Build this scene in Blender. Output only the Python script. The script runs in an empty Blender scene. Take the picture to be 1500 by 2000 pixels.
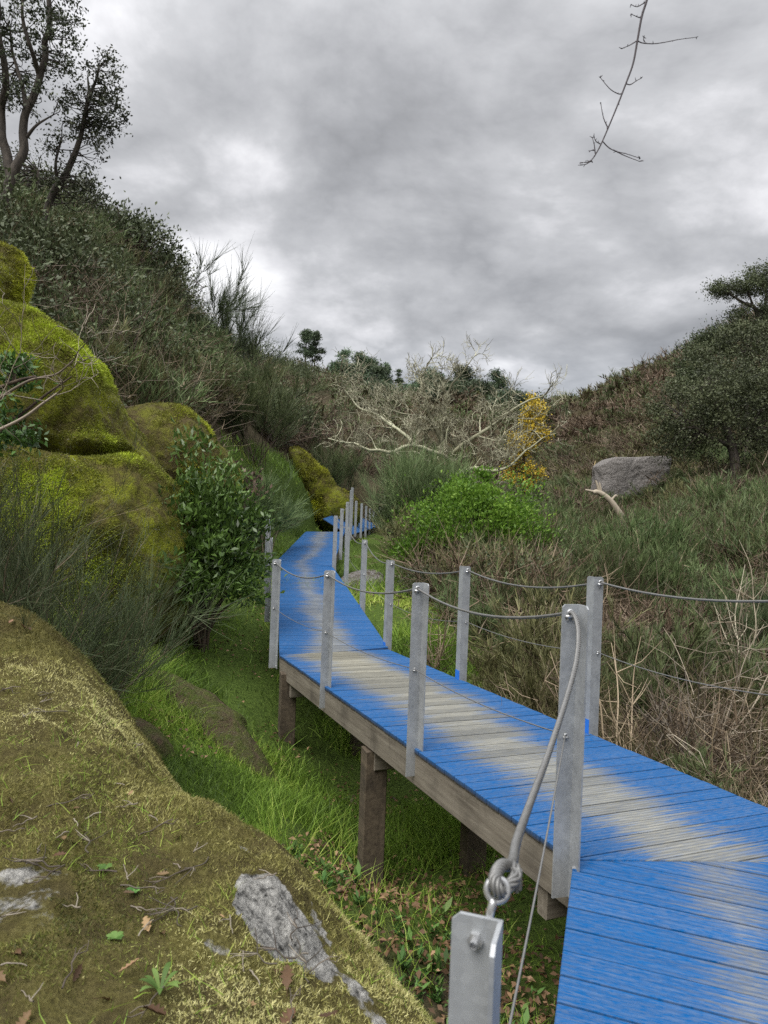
import bpy, bmesh, math, random
import numpy as np
from mathutils import Vector, Matrix
rs = np.random.RandomState(7)
random.seed(7)
SC = bpy.context.scene
COL = SC.collection
PI = math.pi

# ------------------------------------------------------------------ camera
FPX, CX, CY = 1386.0, 750.0, 1000.0
ROLL = math.radians(2.1)
SR, CR = math.sin(ROLL), math.cos(ROLL)
def P(px, py, d):
    xc = (px-CX)/FPX*d; yc = -(py-CY)/FPX*d
    return np.array([xc*CR - yc*SR, d, xc*SR + yc*CR])
cam_d = bpy.data.cameras.new('camera'); cam = bpy.data.objects.new('camera', cam_d); COL.objects.link(cam)
cam_d.sensor_fit = 'HORIZONTAL'; cam_d.sensor_width = 36; cam_d.lens = FPX/1500*36
cam_d.clip_start = .05; cam_d.clip_end = 3000
cam.matrix_world = Matrix.Rotation(PI/2, 4, 'X') @ Matrix.Rotation(ROLL, 4, 'Z')
cam_d.dof.use_dof = True; cam_d.dof.focus_distance = 6.5; cam_d.dof.aperture_fstop = 8.0
SC.camera = cam

# ------------------------------------------------------------------ world
SUN_EL, SUN_AZ = math.radians(55), math.radians(-140)     # azimuth from +Y towards +X
w = bpy.data.worlds.new('World'); SC.world = w; w.use_nodes = True
nt = w.node_tree; nt.nodes.clear()
def N(tree, typ, **kw):
    n = tree.nodes.new(typ)
    for k, v in kw.items(): setattr(n, k, v)
    return n
def ramp(tree, stops, interp='LINEAR'):
    n = tree.nodes.new('ShaderNodeValToRGB'); cr = n.color_ramp; cr.interpolation = interp
    while len(cr.elements) < len(stops): cr.elements.new(.5)
    for e, (p, c) in zip(cr.elements, stops):
        e.position = p; e.color = (*c, 1) if len(c) == 3 else c
    return n
def math_n(tree, op, a, b=None):
    n = tree.nodes.new('ShaderNodeMath'); n.operation = op
    for i, v in enumerate((a, b)):
        if v is None: continue
        if isinstance(v, (int, float)): n.inputs[i].default_value = v
        else: tree.links.new(v, n.inputs[i])
    return n.outputs[0]
L = nt.links.new
tc = N(nt, 'ShaderNodeTexCoord')
sep = N(nt, 'ShaderNodeSeparateXYZ'); L(tc.outputs['Generated'], sep.inputs[0])
zz = math_n(nt, 'ADD', math_n(nt, 'MAXIMUM', sep.outputs[2], 0.0), .28)
u = math_n(nt, 'DIVIDE', sep.outputs[0], zz); v = math_n(nt, 'DIVIDE', sep.outputs[1], zz)
cmb = N(nt, 'ShaderNodeCombineXYZ'); L(u, cmb.inputs[0]); L(v, cmb.inputs[1])
mp = N(nt, 'ShaderNodeMapping'); L(cmb.outputs[0], mp.inputs[0]); mp.inputs['Location'].default_value = (12.9, 5.0, 0); mp.inputs['Scale'].default_value = (1, 1, 1)
def sky_noise(scale, detail, rough, dist):
    n = N(nt, 'ShaderNodeTexNoise'); L(mp.outputs[0], n.inputs['Vector'])
    n.inputs['Scale'].default_value = scale; n.inputs['Detail'].default_value = detail; n.inputs['Roughness'].default_value = rough; n.inputs['Distortion'].default_value = dist
    return n.outputs[0]
n1, n2, n3 = sky_noise(1.9, 12, .62, .25), sky_noise(.8, 3, .5, 0), sky_noise(2.1, 7, .5, .1)
billow = math_n(nt, 'ABSOLUTE', math_n(nt, 'SUBTRACT', math_n(nt, 'MULTIPLY', n3, 2.0), 1.0))     # rounded lumps with sharp creases
mixv = math_n(nt, 'ADD', math_n(nt, 'ADD', math_n(nt, 'MULTIPLY', n1, .45), math_n(nt, 'MULTIPLY', n2, .42)), math_n(nt, 'MULTIPLY', billow, .36))
cl = ramp(nt, [(.28, (.13, .132, .138)), (.38, (.20, .203, .212)), (.47, (.285, .288, .298)), (.53, (.39, .39, .403)), (.59, (.50, .50, .51)), (.67, (.62, .62, .625))])
L(mixv, cl.inputs[0])
sky = N(nt, 'ShaderNodeTexSky', sky_type='NISHITA'); sky.sun_disc = False
sky.sun_elevation = SUN_EL; sky.sun_rotation = SUN_AZ
skm = N(nt, 'ShaderNodeMix', data_type='RGBA', blend_type='MULTIPLY'); skm.inputs[0].default_value = 1
L(sky.outputs[0], skm.inputs[6]); skm.inputs[7].default_value = (.08, .08, .08, 1)
cov = ramp(nt, [(0, (.80, .80, .80)), (.25, (.96, .96, .96)), (1, (1, 1, 1))]); L(sep.outputs[2], cov.inputs[0])
mx = N(nt, 'ShaderNodeMix', data_type='RGBA'); L(cov.outputs[0], mx.inputs[0]); L(skm.outputs[2], mx.inputs[6])
# an overcast sky is brightest overhead and dims towards the horizon
zen = ramp(nt, [(0, (.22, .22, .22)), (.45, (.26, .26, .26)), (.62, (.33, .33, .33)), (.9, (1, 1, 1))]); L(sep.outputs[2], zen.inputs[0])
zm = N(nt, 'ShaderNodeVectorMath', operation='SCALE'); L(cl.outputs[0], zm.inputs[0]); L(math_n(nt, 'MULTIPLY', zen.outputs[0], 3.7), zm.inputs['Scale'])
L(zm.outputs[0], mx.inputs[7])
bg = N(nt, 'ShaderNodeBackground'); L(mx.outputs[2], bg.inputs[0]); bg.inputs[1].default_value = 1.0
wo = N(nt, 'ShaderNodeOutputWorld'); L(bg.outputs[0], wo.inputs[0])
sun_d = bpy.data.lights.new('sun', 'SUN'); sun = bpy.data.objects.new('sun', sun_d); COL.objects.link(sun)
sun_d.energy = 1.5; sun_d.angle = math.radians(40); sun_d.color = (1, .96, .9)
sdir = Vector((math.sin(SUN_AZ)*math.cos(SUN_EL), math.cos(SUN_AZ)*math.cos(SUN_EL), math.sin(SUN_EL)))
sun.rotation_euler = sdir.to_track_quat('Z', 'Y').to_euler()
SC.view_settings.view_transform = 'Standard'; SC.view_settings.look = 'None'
SC.view_settings.exposure = 1.15; SC.view_settings.gamma = 1
SC.cycles.max_bounces = 6; SC.cycles.transparent_max_bounces = 4; SC.cycles.use_denoising = False

# ------------------------------------------------------------------ helpers
def tag(o, label=None, cat=None, group=None, kind=None):
    if label: o['label'] = label
    if cat: o['category'] = cat
    if group: o['group'] = group
    if kind: o['kind'] = kind
    return o
def empty(name, loc=(0, 0, 0), label=None, cat=None, group=None):
    o = bpy.data.objects.new(name, None); o.location = loc; COL.objects.link(o); o.empty_display_size = .1
    return tag(o, label, cat, group)
class MB:
    """collects vertex / face arrays, builds ONE mesh object"""
    def __init__(s): s.V = []; s.F = []; s.T = []; s.M = []; s.n = 0; s.A = []
    def add(s, V, F, mat=0, tint=None, aux=None):
        V = np.asarray(V, float).reshape(-1, 3); F = np.asarray(F, int)
        if len(V) == 0: return s
        s.V.append(V); s.F.append((F + s.n, mat)); s.n += len(V)
        t = np.full(len(V), .5) if tint is None else np.broadcast_to(np.asarray(tint, float), (len(V),))
        s.T.append(t)
        s.A.append(np.zeros((len(V), 3)) if aux is None else np.asarray(aux, float).reshape(-1, 3))
        return s
    def mesh(s, name, mats, smooth=True):
        me = bpy.data.meshes.new(name)
        V = np.concatenate(s.V); me.vertices.add(len(V)); me.vertices.foreach_set('co', V.ravel())
        li = np.concatenate([f.ravel() for f, m in s.F]); tot = np.concatenate([np.full(len(f), f.shape[1]) for f, m in s.F])
        st = np.concatenate([[0], np.cumsum(tot)[:-1]]); mi = np.concatenate([np.full(len(f), m) for f, m in s.F])
        me.loops.add(len(li)); me.loops.foreach_set('vertex_index', li.astype(np.int32))
        me.polygons.add(len(tot)); me.polygons.foreach_set('loop_start', st.astype(np.int32)); me.polygons.foreach_set('loop_total', tot.astype(np.int32))
        me.polygons.foreach_set('material_index', mi.astype(np.int32))
        me.polygons.foreach_set('use_smooth', np.full(len(tot), smooth))
        a = me.attributes.new('tint', 'FLOAT', 'POINT'); a.data.foreach_set('value', np.concatenate(s.T).astype(np.float32))
        A = np.concatenate(s.A)
        if np.any(A):
            a = me.attributes.new('aux', 'FLOAT_VECTOR', 'POINT'); a.data.foreach_set('vector', A.astype(np.float32).ravel())
        for m in (mats if isinstance(mats, (list, tuple)) else [mats]): me.materials.append(m)
        me.update(); me.validate()
        return me
    def build(s, name, mats, parent=None, smooth=True, origin=None):
        if origin is not None:
            s.V = [v - np.asarray(origin) for v in s.V]
        o = bpy.data.objects.new(name, s.mesh(name, mats, smooth)); COL.objects.link(o)
        if origin is not None: o.location = origin
        if parent is not None: o.parent = parent
        return o
def hash3(i, j, k, seed):
    h = (i*374761393 + j*668265263 + k*2147483647 + seed*974711) & 0xffffffff
    h = ((h ^ (h >> 13))*1274126177) & 0xffffffff
    h = ((h ^ (h >> 16))*2246822519) & 0xffffffff
    return ((h ^ (h >> 15)) & 0xffffff)/float(0xffffff)
def vnoise(Q, seed=0):
    Q = np.asarray(Q, float); I = np.floor(Q).astype(np.int64); f = Q - I; f = f*f*f*(f*(f*6-15)+10)
    r = 0
    for dx in (0, 1):
        for dy in (0, 1):
            for dz in (0, 1):
                wgt = (f[:, 0] if dx else 1-f[:, 0])*(f[:, 1] if dy else 1-f[:, 1])*(f[:, 2] if dz else 1-f[:, 2])
                r = r + wgt*hash3(I[:, 0]+dx, I[:, 1]+dy, I[:, 2]+dz, seed)
    return r*2-1
def fbm(Q, oct=4, seed=0, gain=.5):
    Q = np.asarray(Q, float); r = 0; a = 1
    for o in range(oct): r = r + a*vnoise(Q*2**o + 17.3*o, seed+o); a *= gain
    return r
def unit(D): return D/np.maximum(np.linalg.norm(D, axis=-1, keepdims=True), 1e-9)
def rnd_dirs(n): return unit(rs.normal(size=(n, 3)))
def tube(pts, rad, sides=6, cap=True):
    pts = np.asarray(pts, float); n = len(pts); rad = np.broadcast_to(np.asarray(rad, float), (n,))
    T = np.gradient(pts, axis=0); T = unit(T)
    up = np.array([0, 0, 1.]) if abs(T[0, 2]) < .9 else np.array([1., 0, 0])
    A = unit(np.cross(T, up)); B = np.cross(T, A)
    for i in range(1, n):                       # parallel transport
        a = A[i-1] - T[i]*np.dot(A[i-1], T[i]); A[i] = a/max(np.linalg.norm(a), 1e-9); B[i] = np.cross(T[i], A[i])
    th = np.arange(sides)/sides*2*PI
    V = (pts[:, None] + rad[:, None, None]*(np.cos(th)[None, :, None]*A[:, None] + np.sin(th)[None, :, None]*B[:, None])).reshape(-1, 3)
    i = np.arange(n-1)[:, None]*sides; j = np.arange(sides)[None]; k = (j+1) % sides
    F = np.stack([i+j, i+k, i+sides+k, i+sides+j], -1).reshape(-1, 4)
    return V, F
def smooth_path(pts, per=6):
    pts = np.asarray(pts, float); q = np.vstack([2*pts[0]-pts[1], pts, 2*pts[-1]-pts[-2]]); out = []
    for i in range(1, len(q)-2):
        for t in np.arange(per)/per:
            a, b, c, d = q[i-1:i+3]
            out.append(.5*((2*b) + (c-a)*t + (2*a-5*b+4*c-d)*t*t + (3*b-a-3*c+d)*t**3))
    out.append(pts[-1]); return np.array(out)
def strips(P0, D, Ln, W, bend=None, nseg=2, tip=.15):
    """N thin tapering blades -> V, F (quads), index of blade per vertex"""
    n = len(P0); Ln = np.broadcast_to(Ln, (n,)); W = np.broadcast_to(W, (n,))
    D = unit(D); side = unit(np.cross(D, rnd_dirs(n)))
    t = np.linspace(0, 1, nseg+1)
    C = P0[:, None] + D[:, None]*(t[None, :, None]*Ln[:, None, None])
    if bend is not None: C = C + bend[:, None]*(t**2)[None, :, None]*Ln[:, None, None]
    wd = (1-(1-tip)*t**1.3)[None, :, None]*W[:, None, None]*.5*side[:, None]
    V = np.stack([C-wd, C+wd], 2).reshape(-1, 3)
    b = (np.arange(n)*(nseg+1)*2)[:, None] + (np.arange(nseg)*2)[None]
    F = np.stack([b, b+1, b+3, b+2], -1).reshape(-1, 4)
    return V, F, np.repeat(np.arange(n), (nseg+1)*2)
def leaves(P0, D, Ln, asp=.45, fold=.18, nrm=None):
    n = len(P0); Ln = np.broadcast_to(Ln, (n,))[:, None]; D = unit(D)
    r = rnd_dirs(n) if nrm is None else nrm + rs.normal(size=(n, 3))*.35
    S = unit(np.cross(D, r)); Nn = np.cross(S, D)
    mid = P0 + D*Ln*.48 + Nn*Ln*fold
    V = np.stack([P0, mid + S*Ln*asp*.5, P0 + D*Ln, mid - S*Ln*asp*.5], 1)
    V[:, 0] -= Nn*Ln*0; V = V.reshape(-1, 3)
    b = np.arange(n)[:, None]*4
    F = np.concatenate([b, b+1, b+2, b+3], 1)
    return V, F, np.repeat(np.arange(n), 4)
def box_pts(c, ax, ay, az):
    c = np.asarray(c); s = []
    for k in (-1, 1):
        for (i, j) in ((-1, -1), (1, -1), (1, 1), (-1, 1)): s.append(c + ax*i + ay*j + az*k)
    F = [[0, 3, 2, 1], [4, 5, 6, 7], [0, 1, 5, 4], [1, 2, 6, 5], [2, 3, 7, 6], [3, 0, 4, 7]]
    return np.array(s), np.array(F)

# ------------------------------------------------------------------ materials
def new_mat(name):
    m = bpy.data.materials.new(name); m.use_nodes = True; t = m.node_tree; t.nodes.clear()
    o = N(t, 'ShaderNodeOutputMaterial'); b = N(t, 'ShaderNodeBsdfPrincipled'); t.links.new(b.outputs[0], o.inputs[0])
    return m, t, b, o
def attr(t, name): return N(t, 'ShaderNodeAttribute', attribute_name=name)
def noise(t, scale, detail=4, rough=.55, vec=None, dist=0):
    n = N(t, 'ShaderNodeTexNoise'); n.inputs['Scale'].default_value = scale; n.inputs['Detail'].default_value = detail
    n.inputs['Roughness'].default_value = rough; n.inputs['Distortion'].default_value = dist
    if vec is not None: t.links.new(vec, n.inputs['Vector'])
    return n
def pos(t): return N(t, 'ShaderNodeNewGeometry').outputs['Position']
def objc(t): return N(t, 'ShaderNodeTexCoord').outputs['Object']
def mixc(t, f, a, b, mode='MIX'):
    n = N(t, 'ShaderNodeMix', data_type='RGBA', blend_type=mode)
    for s, x in ((n.inputs[0], f), (n.inputs[6], a), (n.inputs[7], b)):
        if isinstance(x, (int, float)): s.default_value = x
        elif isinstance(x, tuple): s.default_value = (*x, 1)
        else: t.links.new(x, s)
    return n.outputs[2]
def bump(t, b, h, strength=.5, dist=.02):
    n = N(t, 'ShaderNodeBump'); n.inputs['Strength'].default_value = strength; n.inputs['Distance'].default_value = dist
    t.links.new(h, n.inputs['Height']); t.links.new(n.outputs[0], b.inputs['Normal']); return n
VEG = 1.6
def foliage(name, c0, c1, c2=None, rough=.55, trans=.25, spec=.25, objvar=.35):
    """colour from the blade's own tint and a per-object variation"""
    m, t, b, o = new_mat(name)
    c0, c1, c2 = [None if c is None else tuple(min(.8, x*VEG) for x in c) for c in (c0, c1, c2)]
    c0 = tuple(x*.6 for x in c0)
    st = [(0, c0), (1, c1)] if c2 is None else [(0, c0), (.6, c1), (1, c2)]
    r = ramp(t, st); t.links.new(attr(t, 'tint').outputs['Fac'], r.inputs[0])
    oi = N(t, 'ShaderNodeObjectInfo')
    hv = N(t, 'ShaderNodeHueSaturation'); t.links.new(r.outputs[0], hv.inputs['Color'])
    t.links.new(math_n(t, 'ADD', math_n(t, 'MULTIPLY', oi.outputs['Random'], objvar*2), 1-objvar), hv.inputs['Value'])
    t.links.new(math_n(t, 'ADD', math_n(t, 'MULTIPLY', oi.outputs['Random'], .03), .485), hv.inputs['Hue'])
    t.links.new(hv.outputs[0], b.inputs['Base Color']); b.inputs['Roughness'].default_value = rough
    b.inputs['Specular IOR Level'].default_value = spec
    if trans > 0:
        tr = N(t, 'ShaderNodeBsdfTranslucent'); t.links.new(hv.outputs[0], tr.inputs[0])
        ms = N(t, 'ShaderNodeMixShader'); ms.inputs[0].default_value = trans
        t.links.new(b.outputs[0], ms.inputs[1]); t.links.new(tr.outputs[0], ms.inputs[2]); t.links.new(ms.outputs[0], o.inputs[0])
    return m
M = {}
M['broom'] = foliage('broom_green', (.04, .06, .025), (.09, .12, .05), (.14, .165, .075), trans=.15)
M['broom_grey'] = foliage('broom_grey_green', (.022, .033, .015), (.046, .062, .028), (.085, .105, .052), trans=.15)
M['broom_light'] = foliage('broom_light_green', (.034, .052, .02), (.068, .094, .036), (.112, .144, .058), trans=.2)
M['olive'] = foliage('olive_scrub', (.045, .045, .02), (.095, .095, .042), (.14, .13, .06), trans=.15)
M['drystem'] = foliage('dry_stems', (.036, .026, .018), (.085, .063, .042), (.175, .135, .095), trans=.0)
M['redbrown'] = foliage('red_brown_scrub', (.05, .036, .024), (.10, .072, .048), (.16, .12, .085), trans=.05)
M['straw'] = foliage('straw_grass', (.14, .10, .05), (.25, .19, .10), (.34, .28, .16), trans=.1)
M['laurel'] = foliage('laurel_leaf', (.022, .05, .009), (.05, .10, .019), (.10, .17, .042), rough=.38, spec=.5, trans=.15, objvar=.05)
M['bright'] = foliage('bright_leaf', (.035, .085, .010), (.085, .165, .02), (.18, .28, .045), rough=.45, trans=.3, objvar=.05)
M['oakleaf'] = foliage('oak_leaf', (.022, .028, .016), (.045, .055, .03), (.085, .095, .055), rough=.5, trans=.1, objvar=.1)
M['holm'] = foliage('holm_oak_leaf', (.024, .031, .017), (.055, .068, .032), (.115, .13, .072), rough=.5, trans=.12, objvar=.12)
M['pine'] = foliage('pine_needles', (.025, .04, .022), (.05, .075, .04), (.08, .11, .055), trans=.05)
M['mimosa'] = foliage('mimosa_flower', (.26, .185, .014), (.37, .27, .024), (.50, .39, .06), trans=.15, objvar=.05)
M['grass'] = foliage('grass_blade', (.06, .10, .018), (.145, .23, .03), (.28, .33, .07), trans=.3, objvar=0)
M['herb'] = foliage('herb_leaf', (.022, .05, .012), (.05, .105, .022), (.10, .17, .045), trans=.25, objvar=.1)
M['moss'] = foliage('moss_tuft', (.10, .092, .024), (.225, .21, .07), (.40, .38, .18), trans=.2, objvar=0)
M['moss_green'] = foliage('moss_green', (.05, .058, .014), (.13, .145, .032), (.26, .275, .08), trans=.2, objvar=0)
M['moss_bright'] = foliage('moss_bright', (.085, .074, .024), (.155, .165, .024), (.31, .355, .03), trans=.2, objvar=0)
M['deadleaf'] = foliage('dead_leaf', (.045, .027, .014), (.11, .066, .034), (.24, .155, .088), trans=.1, objvar=.2)
M['lichen_bark'] = foliage('lichen_bark', (.09, .085, .052), (.205, .20, .135), (.38, .38, .27), trans=0, objvar=.05)
M['twig'] = foliage('grey_twig', (.04, .032, .026), (.09, .075, .058), (.17, .15, .12), trans=0, objvar=.2)
M['pale_twig'] = foliage('pale_twig', (.07, .055, .04), (.16, .135, .10), (.28, .245, .19), trans=0, objvar=.15)
M['tan_stem'] = foliage('tan_stem', (.06, .045, .028), (.13, .10, .065), (.22, .175, .12), trans=0, objvar=.2)
M['darktwig'] = foliage('dark_twig', (.035, .03, .035), (.06, .05, .055), trans=0, objvar=0)

def bark(name, c0, c1, sc=14):
    m, t, b, o = new_mat(name)
    mpn = N(t, 'ShaderNodeMapping'); mpn.inputs['Scale'].default_value = (1, 1, .25); t.links.new(objc(t), mpn.inputs[0])
    n = noise(t, sc, 6, .65, mpn.outputs[0]); r = ramp(t, [(.35, c0), (.65, c1)]); t.links.new(n.outputs[0], r.inputs[0])
    t.links.new(r.outputs[0], b.inputs['Base Color']); b.inputs['Roughness'].default_value = .9
    bump(t, b, n.outputs[0], .8, .03); return m
M['bark'] = bark('cork_bark', (.03, .025, .02), (.09, .075, .06))
M['brownbark'] = bark('brown_bark', (.04, .028, .02), (.12, .085, .06), 20)

def mk_ground():
    m, t, b, o = new_mat('ground_soil'); p = pos(t)
    n = noise(t, 1.3, 6, .6, p); n2 = noise(t, 22, 5, .65, p); n3 = noise(t, .35, 4, .5, p)
    soil = ramp(t, [(.3, (.028, .024, .014)), (.5, (.062, .052, .03)), (.72, (.12, .098, .06))]); t.links.new(n2.outputs[0], soil.inputs[0])
    gr = ramp(t, [(.3, (.035, .06, .012)), (.7, (.10, .15, .03))]); t.links.new(n2.outputs[0], gr.inputs[0])
    g = attr(t, 'tint')
    f = ramp(t, [(.42, (0, 0, 0)), (.58, (1, 1, 1))]); t.links.new(math_n(t, 'ADD', math_n(t, 'MULTIPLY', n.outputs[0], .6), math_n(t, 'MULTIPLY', g.outputs['Fac'], .45)), f.inputs[0])
    sc = mixc(t, f.outputs[0], soil.outputs[0], gr.outputs[0])
    t.links.new(sc, b.inputs['Base Color']); b.inputs['Roughness'].default_value = 1; b.inputs['Specular IOR Level'].default_value = .1
    bump(t, b, n2.outputs[0], .9, .05); return m
M['ground'] = mk_ground()

def mk_rock(name, moss_lo, moss_hi, brown, amount, gran=((.09, .085, .08), (.3, .29, .27)), sc=1.0, spots=.5):
    """granite under moss; 'tint' = how bare the place is"""
    m, t, b, o = new_mat(name); p = pos(t)
    n = noise(t, 2.2*sc, 7, .62, p, .4); nf = noise(t, 60*sc, 6, .7, p); nm = noise(t, 9*sc, 5, .65, p); nsp = noise(t, 55*sc, 3, .5, p)
    g = ramp(t, [(.36, gran[0]), (.5, tuple((a+b_)/2 for a, b_ in zip(*gran))), (.66, gran[1])]); t.links.new(math_n(t, 'ADD', math_n(t, 'MULTIPLY', nf.outputs[0], .5), math_n(t, 'MULTIPLY', noise(t, 26*sc, 4, .6, p).outputs[0], .5)), g.inputs[0])
    mo = ramp(t, [(.28, tuple(x*.55 for x in moss_lo)), (.5, moss_lo), (.72, moss_hi)]); t.links.new(nf.outputs[0], mo.inputs[0])
    br = ramp(t, [(.3, tuple(x*.5 for x in brown)), (.7, brown)]); t.links.new(nf.outputs[0], br.inputs[0])
    fb = ramp(t, [(.44, (0, 0, 0)), (.58, (1, 1, 1))]); t.links.new(math_n(t, 'ADD', math_n(t, 'MULTIPLY', n.outputs[0], .6), math_n(t, 'MULTIPLY', nm.outputs[0], .4)), fb.inputs[0])
    veg = mixc(t, fb.outputs[0], br.outputs[0], mo.outputs[0])
    bare = attr(t, 'tint')
    fa = ramp(t, [(.49, (0, 0, 0)), (.56, (1, 1, 1))])
    t.links.new(math_n(t, 'ADD', math_n(t, 'MULTIPLY', bare.outputs['Fac'], .9), math_n(t, 'MULTIPLY', math_n(t, 'SUBTRACT', nm.outputs[0], 1-amount), .8)), fa.inputs[0])
    c = mixc(t, fa.outputs[0], veg, g.outputs[0])
    fs = ramp(t, [(.62, (0, 0, 0)), (.66, (1, 1, 1))]); t.links.new(nsp.outputs[0], fs.inputs[0])
    fz_ = ramp(t, [(.45, (0, 0, 0)), (.65, (1, 1, 1))]); t.links.new(noise(t, 1.1*sc, 3, .5, p).outputs[0], fz_.inputs[0])
    c = mixc(t, math_n(t, 'MULTIPLY', math_n(t, 'MULTIPLY', fs.outputs[0], fz_.outputs[0]), spots), c, (.40, .40, .36))
    t.links.new(c, b.inputs['Base Color']); b.inputs['Roughness'].default_value = .95; b.inputs['Specular IOR Level'].default_value = .15
    h = math_n(t, 'ADD', math_n(t, 'MULTIPLY', nf.outputs[0], .35), math_n(t, 'MULTIPLY', nm.outputs[0], 1.0))
    bump(t, b, h, 1.0, .10/sc); return m
M['rock_fore'] = mk_rock('foreground_moss_rock', (.15, .135, .04), (.27, .25, .095), (.13, .108, .042), .5, gran=((.03, .03, .029), (.62, .61, .57)), spots=0)
M['rock_moss'] = mk_rock('yellow_moss_rock', (.18, .20, .016), (.36, .40, .028), (.15, .13, .04), .4, spots=.7)
M['rock_olive'] = mk_rock('olive_moss_rock', (.13, .135, .02), (.27, .27, .045), (.12, .095, .04), .42, spots=.4)
M['rock_slab'] = mk_rock('leafy_slab_rock', (.08, .10, .025), (.17, .19, .05), (.15, .11, .07), .55, spots=.3)
M['granite'] = mk_rock('grey_granite', (.10, .10, .05), (.17, .17, .09), (.13, .11, .09), .95, gran=((.10, .095, .09), (.32, .30, .285)), sc=.7, spots=.15)

def mk_deck():
    m, t, b, o = new_mat('painted_planks')
    ax = attr(t, 'aux'); s = N(t, 'ShaderNodeSeparateXYZ'); t.links.new(ax.outputs['Vector'], s.inputs[0])
    u_, s_, wear = s.outputs[0], s.outputs[1], s.outputs[2]     # metres across, metres along, thin-coat amount
    tint = attr(t, 'tint').outputs['Fac']
    def vec(su, ss, off=0.0):
        c = N(t, 'ShaderNodeCombineXYZ'); t.links.new(math_n(t, 'MULTIPLY', u_, su), c.inputs[0]); t.links.new(math_n(t, 'MULTIPLY', s_, ss), c.inputs[1])
        t.links.new(math_n(t, 'ADD', math_n(t, 'MULTIPLY', tint, 0.0), off), c.inputs[2]); return c.outputs[0]
    grain = noise(t, 1, 6, .7, vec(5, 90)); streak = noise(t, 1, 6, .7, vec(2.6, 48, 3.3)); big = noise(t, 1, 3, .5, vec(.6, .75, 7.7)); fine = noise(t, 1, 4, .75, vec(22, 120, 9.1))
    wood = ramp(t, [(.25, (.07, .066, .05)), (.5, (.22, .21, .165)), (.75, (.40, .385, .31))]); t.links.new(grain.outputs[0], wood.inputs[0])
    wv = mixc(t, .2, wood.outputs[0], (.22, .213, .178))
    blue = ramp(t, [(.3, (.001, .066, .215)), (.7, (.002, .092, .285))]); t.links.new(streak.outputs[0], blue.inputs[0])
    # bare strip down the middle: distance from its wandering centre, ragged along the grain, plank by plank
    ctr = math_n(t, 'ADD', .60, math_n(t, 'MULTIPLY', math_n(t, 'SUBTRACT', big.outputs[0], .5), .55))
    dd = math_n(t, 'ABSOLUTE', math_n(t, 'SUBTRACT', u_, ctr))
    rag = math_n(t, 'ADD', math_n(t, 'ADD', math_n(t, 'MULTIPLY', math_n(t, 'SUBTRACT', streak.outputs[0], .5), .55), math_n(t, 'MULTIPLY', math_n(t, 'SUBTRACT', grain.outputs[0], .5), .95)), math_n(t, 'MULTIPLY', math_n(t, 'SUBTRACT', tint, .5), .15))
    f = math_n(t, 'ADD', dd, rag)
    wn = math_n(t, 'SUBTRACT', f, math_n(t, 'SUBTRACT', .36, math_n(t, 'MULTIPLY', wear, .42)))
    cov = ramp(t, [(.43, (0, 0, 0)), (.61, (1, 1, 1))]); t.links.new(math_n(t, 'ADD', math_n(t, 'MULTIPLY', wn, .8), .5), cov.inputs[0])
    # thin over-spray on the bare wood, flakes through the solid coat
    thin = ramp(t, [(.42, (0, 0, 0)), (.62, (1, 1, 1))]); t.links.new(fine.outputs[0], thin.inputs[0])
    rib = math_n(t, 'ADD', .5, math_n(t, 'MULTIPLY', math_n(t, 'SINE', math_n(t, 'MULTIPLY', s_, 2*PI/.024)), .5))
    wv = mixc(t, math_n(t, 'MULTIPLY', math_n(t, 'POWER', rib, 3.0), .5), wv, (.075, .07, .055))
    pv = N(t, 'ShaderNodeHueSaturation'); t.links.new(wv, pv.inputs['Color']); t.links.new(math_n(t, 'ADD', .78, math_n(t, 'MULTIPLY', tint, .5)), pv.inputs['Value']); wv = pv.outputs[0]
    cv = math_n(t, 'MAXIMUM', math_n(t, 'MULTIPLY', cov.outputs[0], math_n(t, 'ADD', .78, math_n(t, 'MULTIPLY', thin.outputs[0], .22))), math_n(t, 'MULTIPLY', math_n(t, 'ADD', math_n(t, 'MULTIPLY', thin.outputs[0], .55), .28), wear))
    scr = ramp(t, [(.66, (0, 0, 0)), (.72, (1, 1, 1))]); t.links.new(noise(t, 1, 5, .7, vec(3.2, 70, 5.1)).outputs[0], scr.inputs[0])
    c = mixc(t, cv, wv, blue.outputs[0])
    c = mixc(t, math_n(t, 'MULTIPLY', scr.outputs[0], math_n(t, 'ADD', .1, math_n(t, 'MULTIPLY', wear, .4))), c, (.26, .28, .27))
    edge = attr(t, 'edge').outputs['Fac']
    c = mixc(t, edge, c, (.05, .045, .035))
    t.links.new(c, b.inputs['Base Color']); b.inputs['Roughness'].default_value = .75; b.inputs['Specular IOR Level'].default_value = .08
    # anti-slip grooves along the plank
    wvn = math_n(t, 'SINE', math_n(t, 'MULTIPLY', s_, 2*PI/.024))
    hh = math_n(t, 'ADD', math_n(t, 'MULTIPLY', wvn, .35), grain.outputs[0])
    bump(t, b, hh, .6, .004); return m
M['deck'] = mk_deck()
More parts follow.
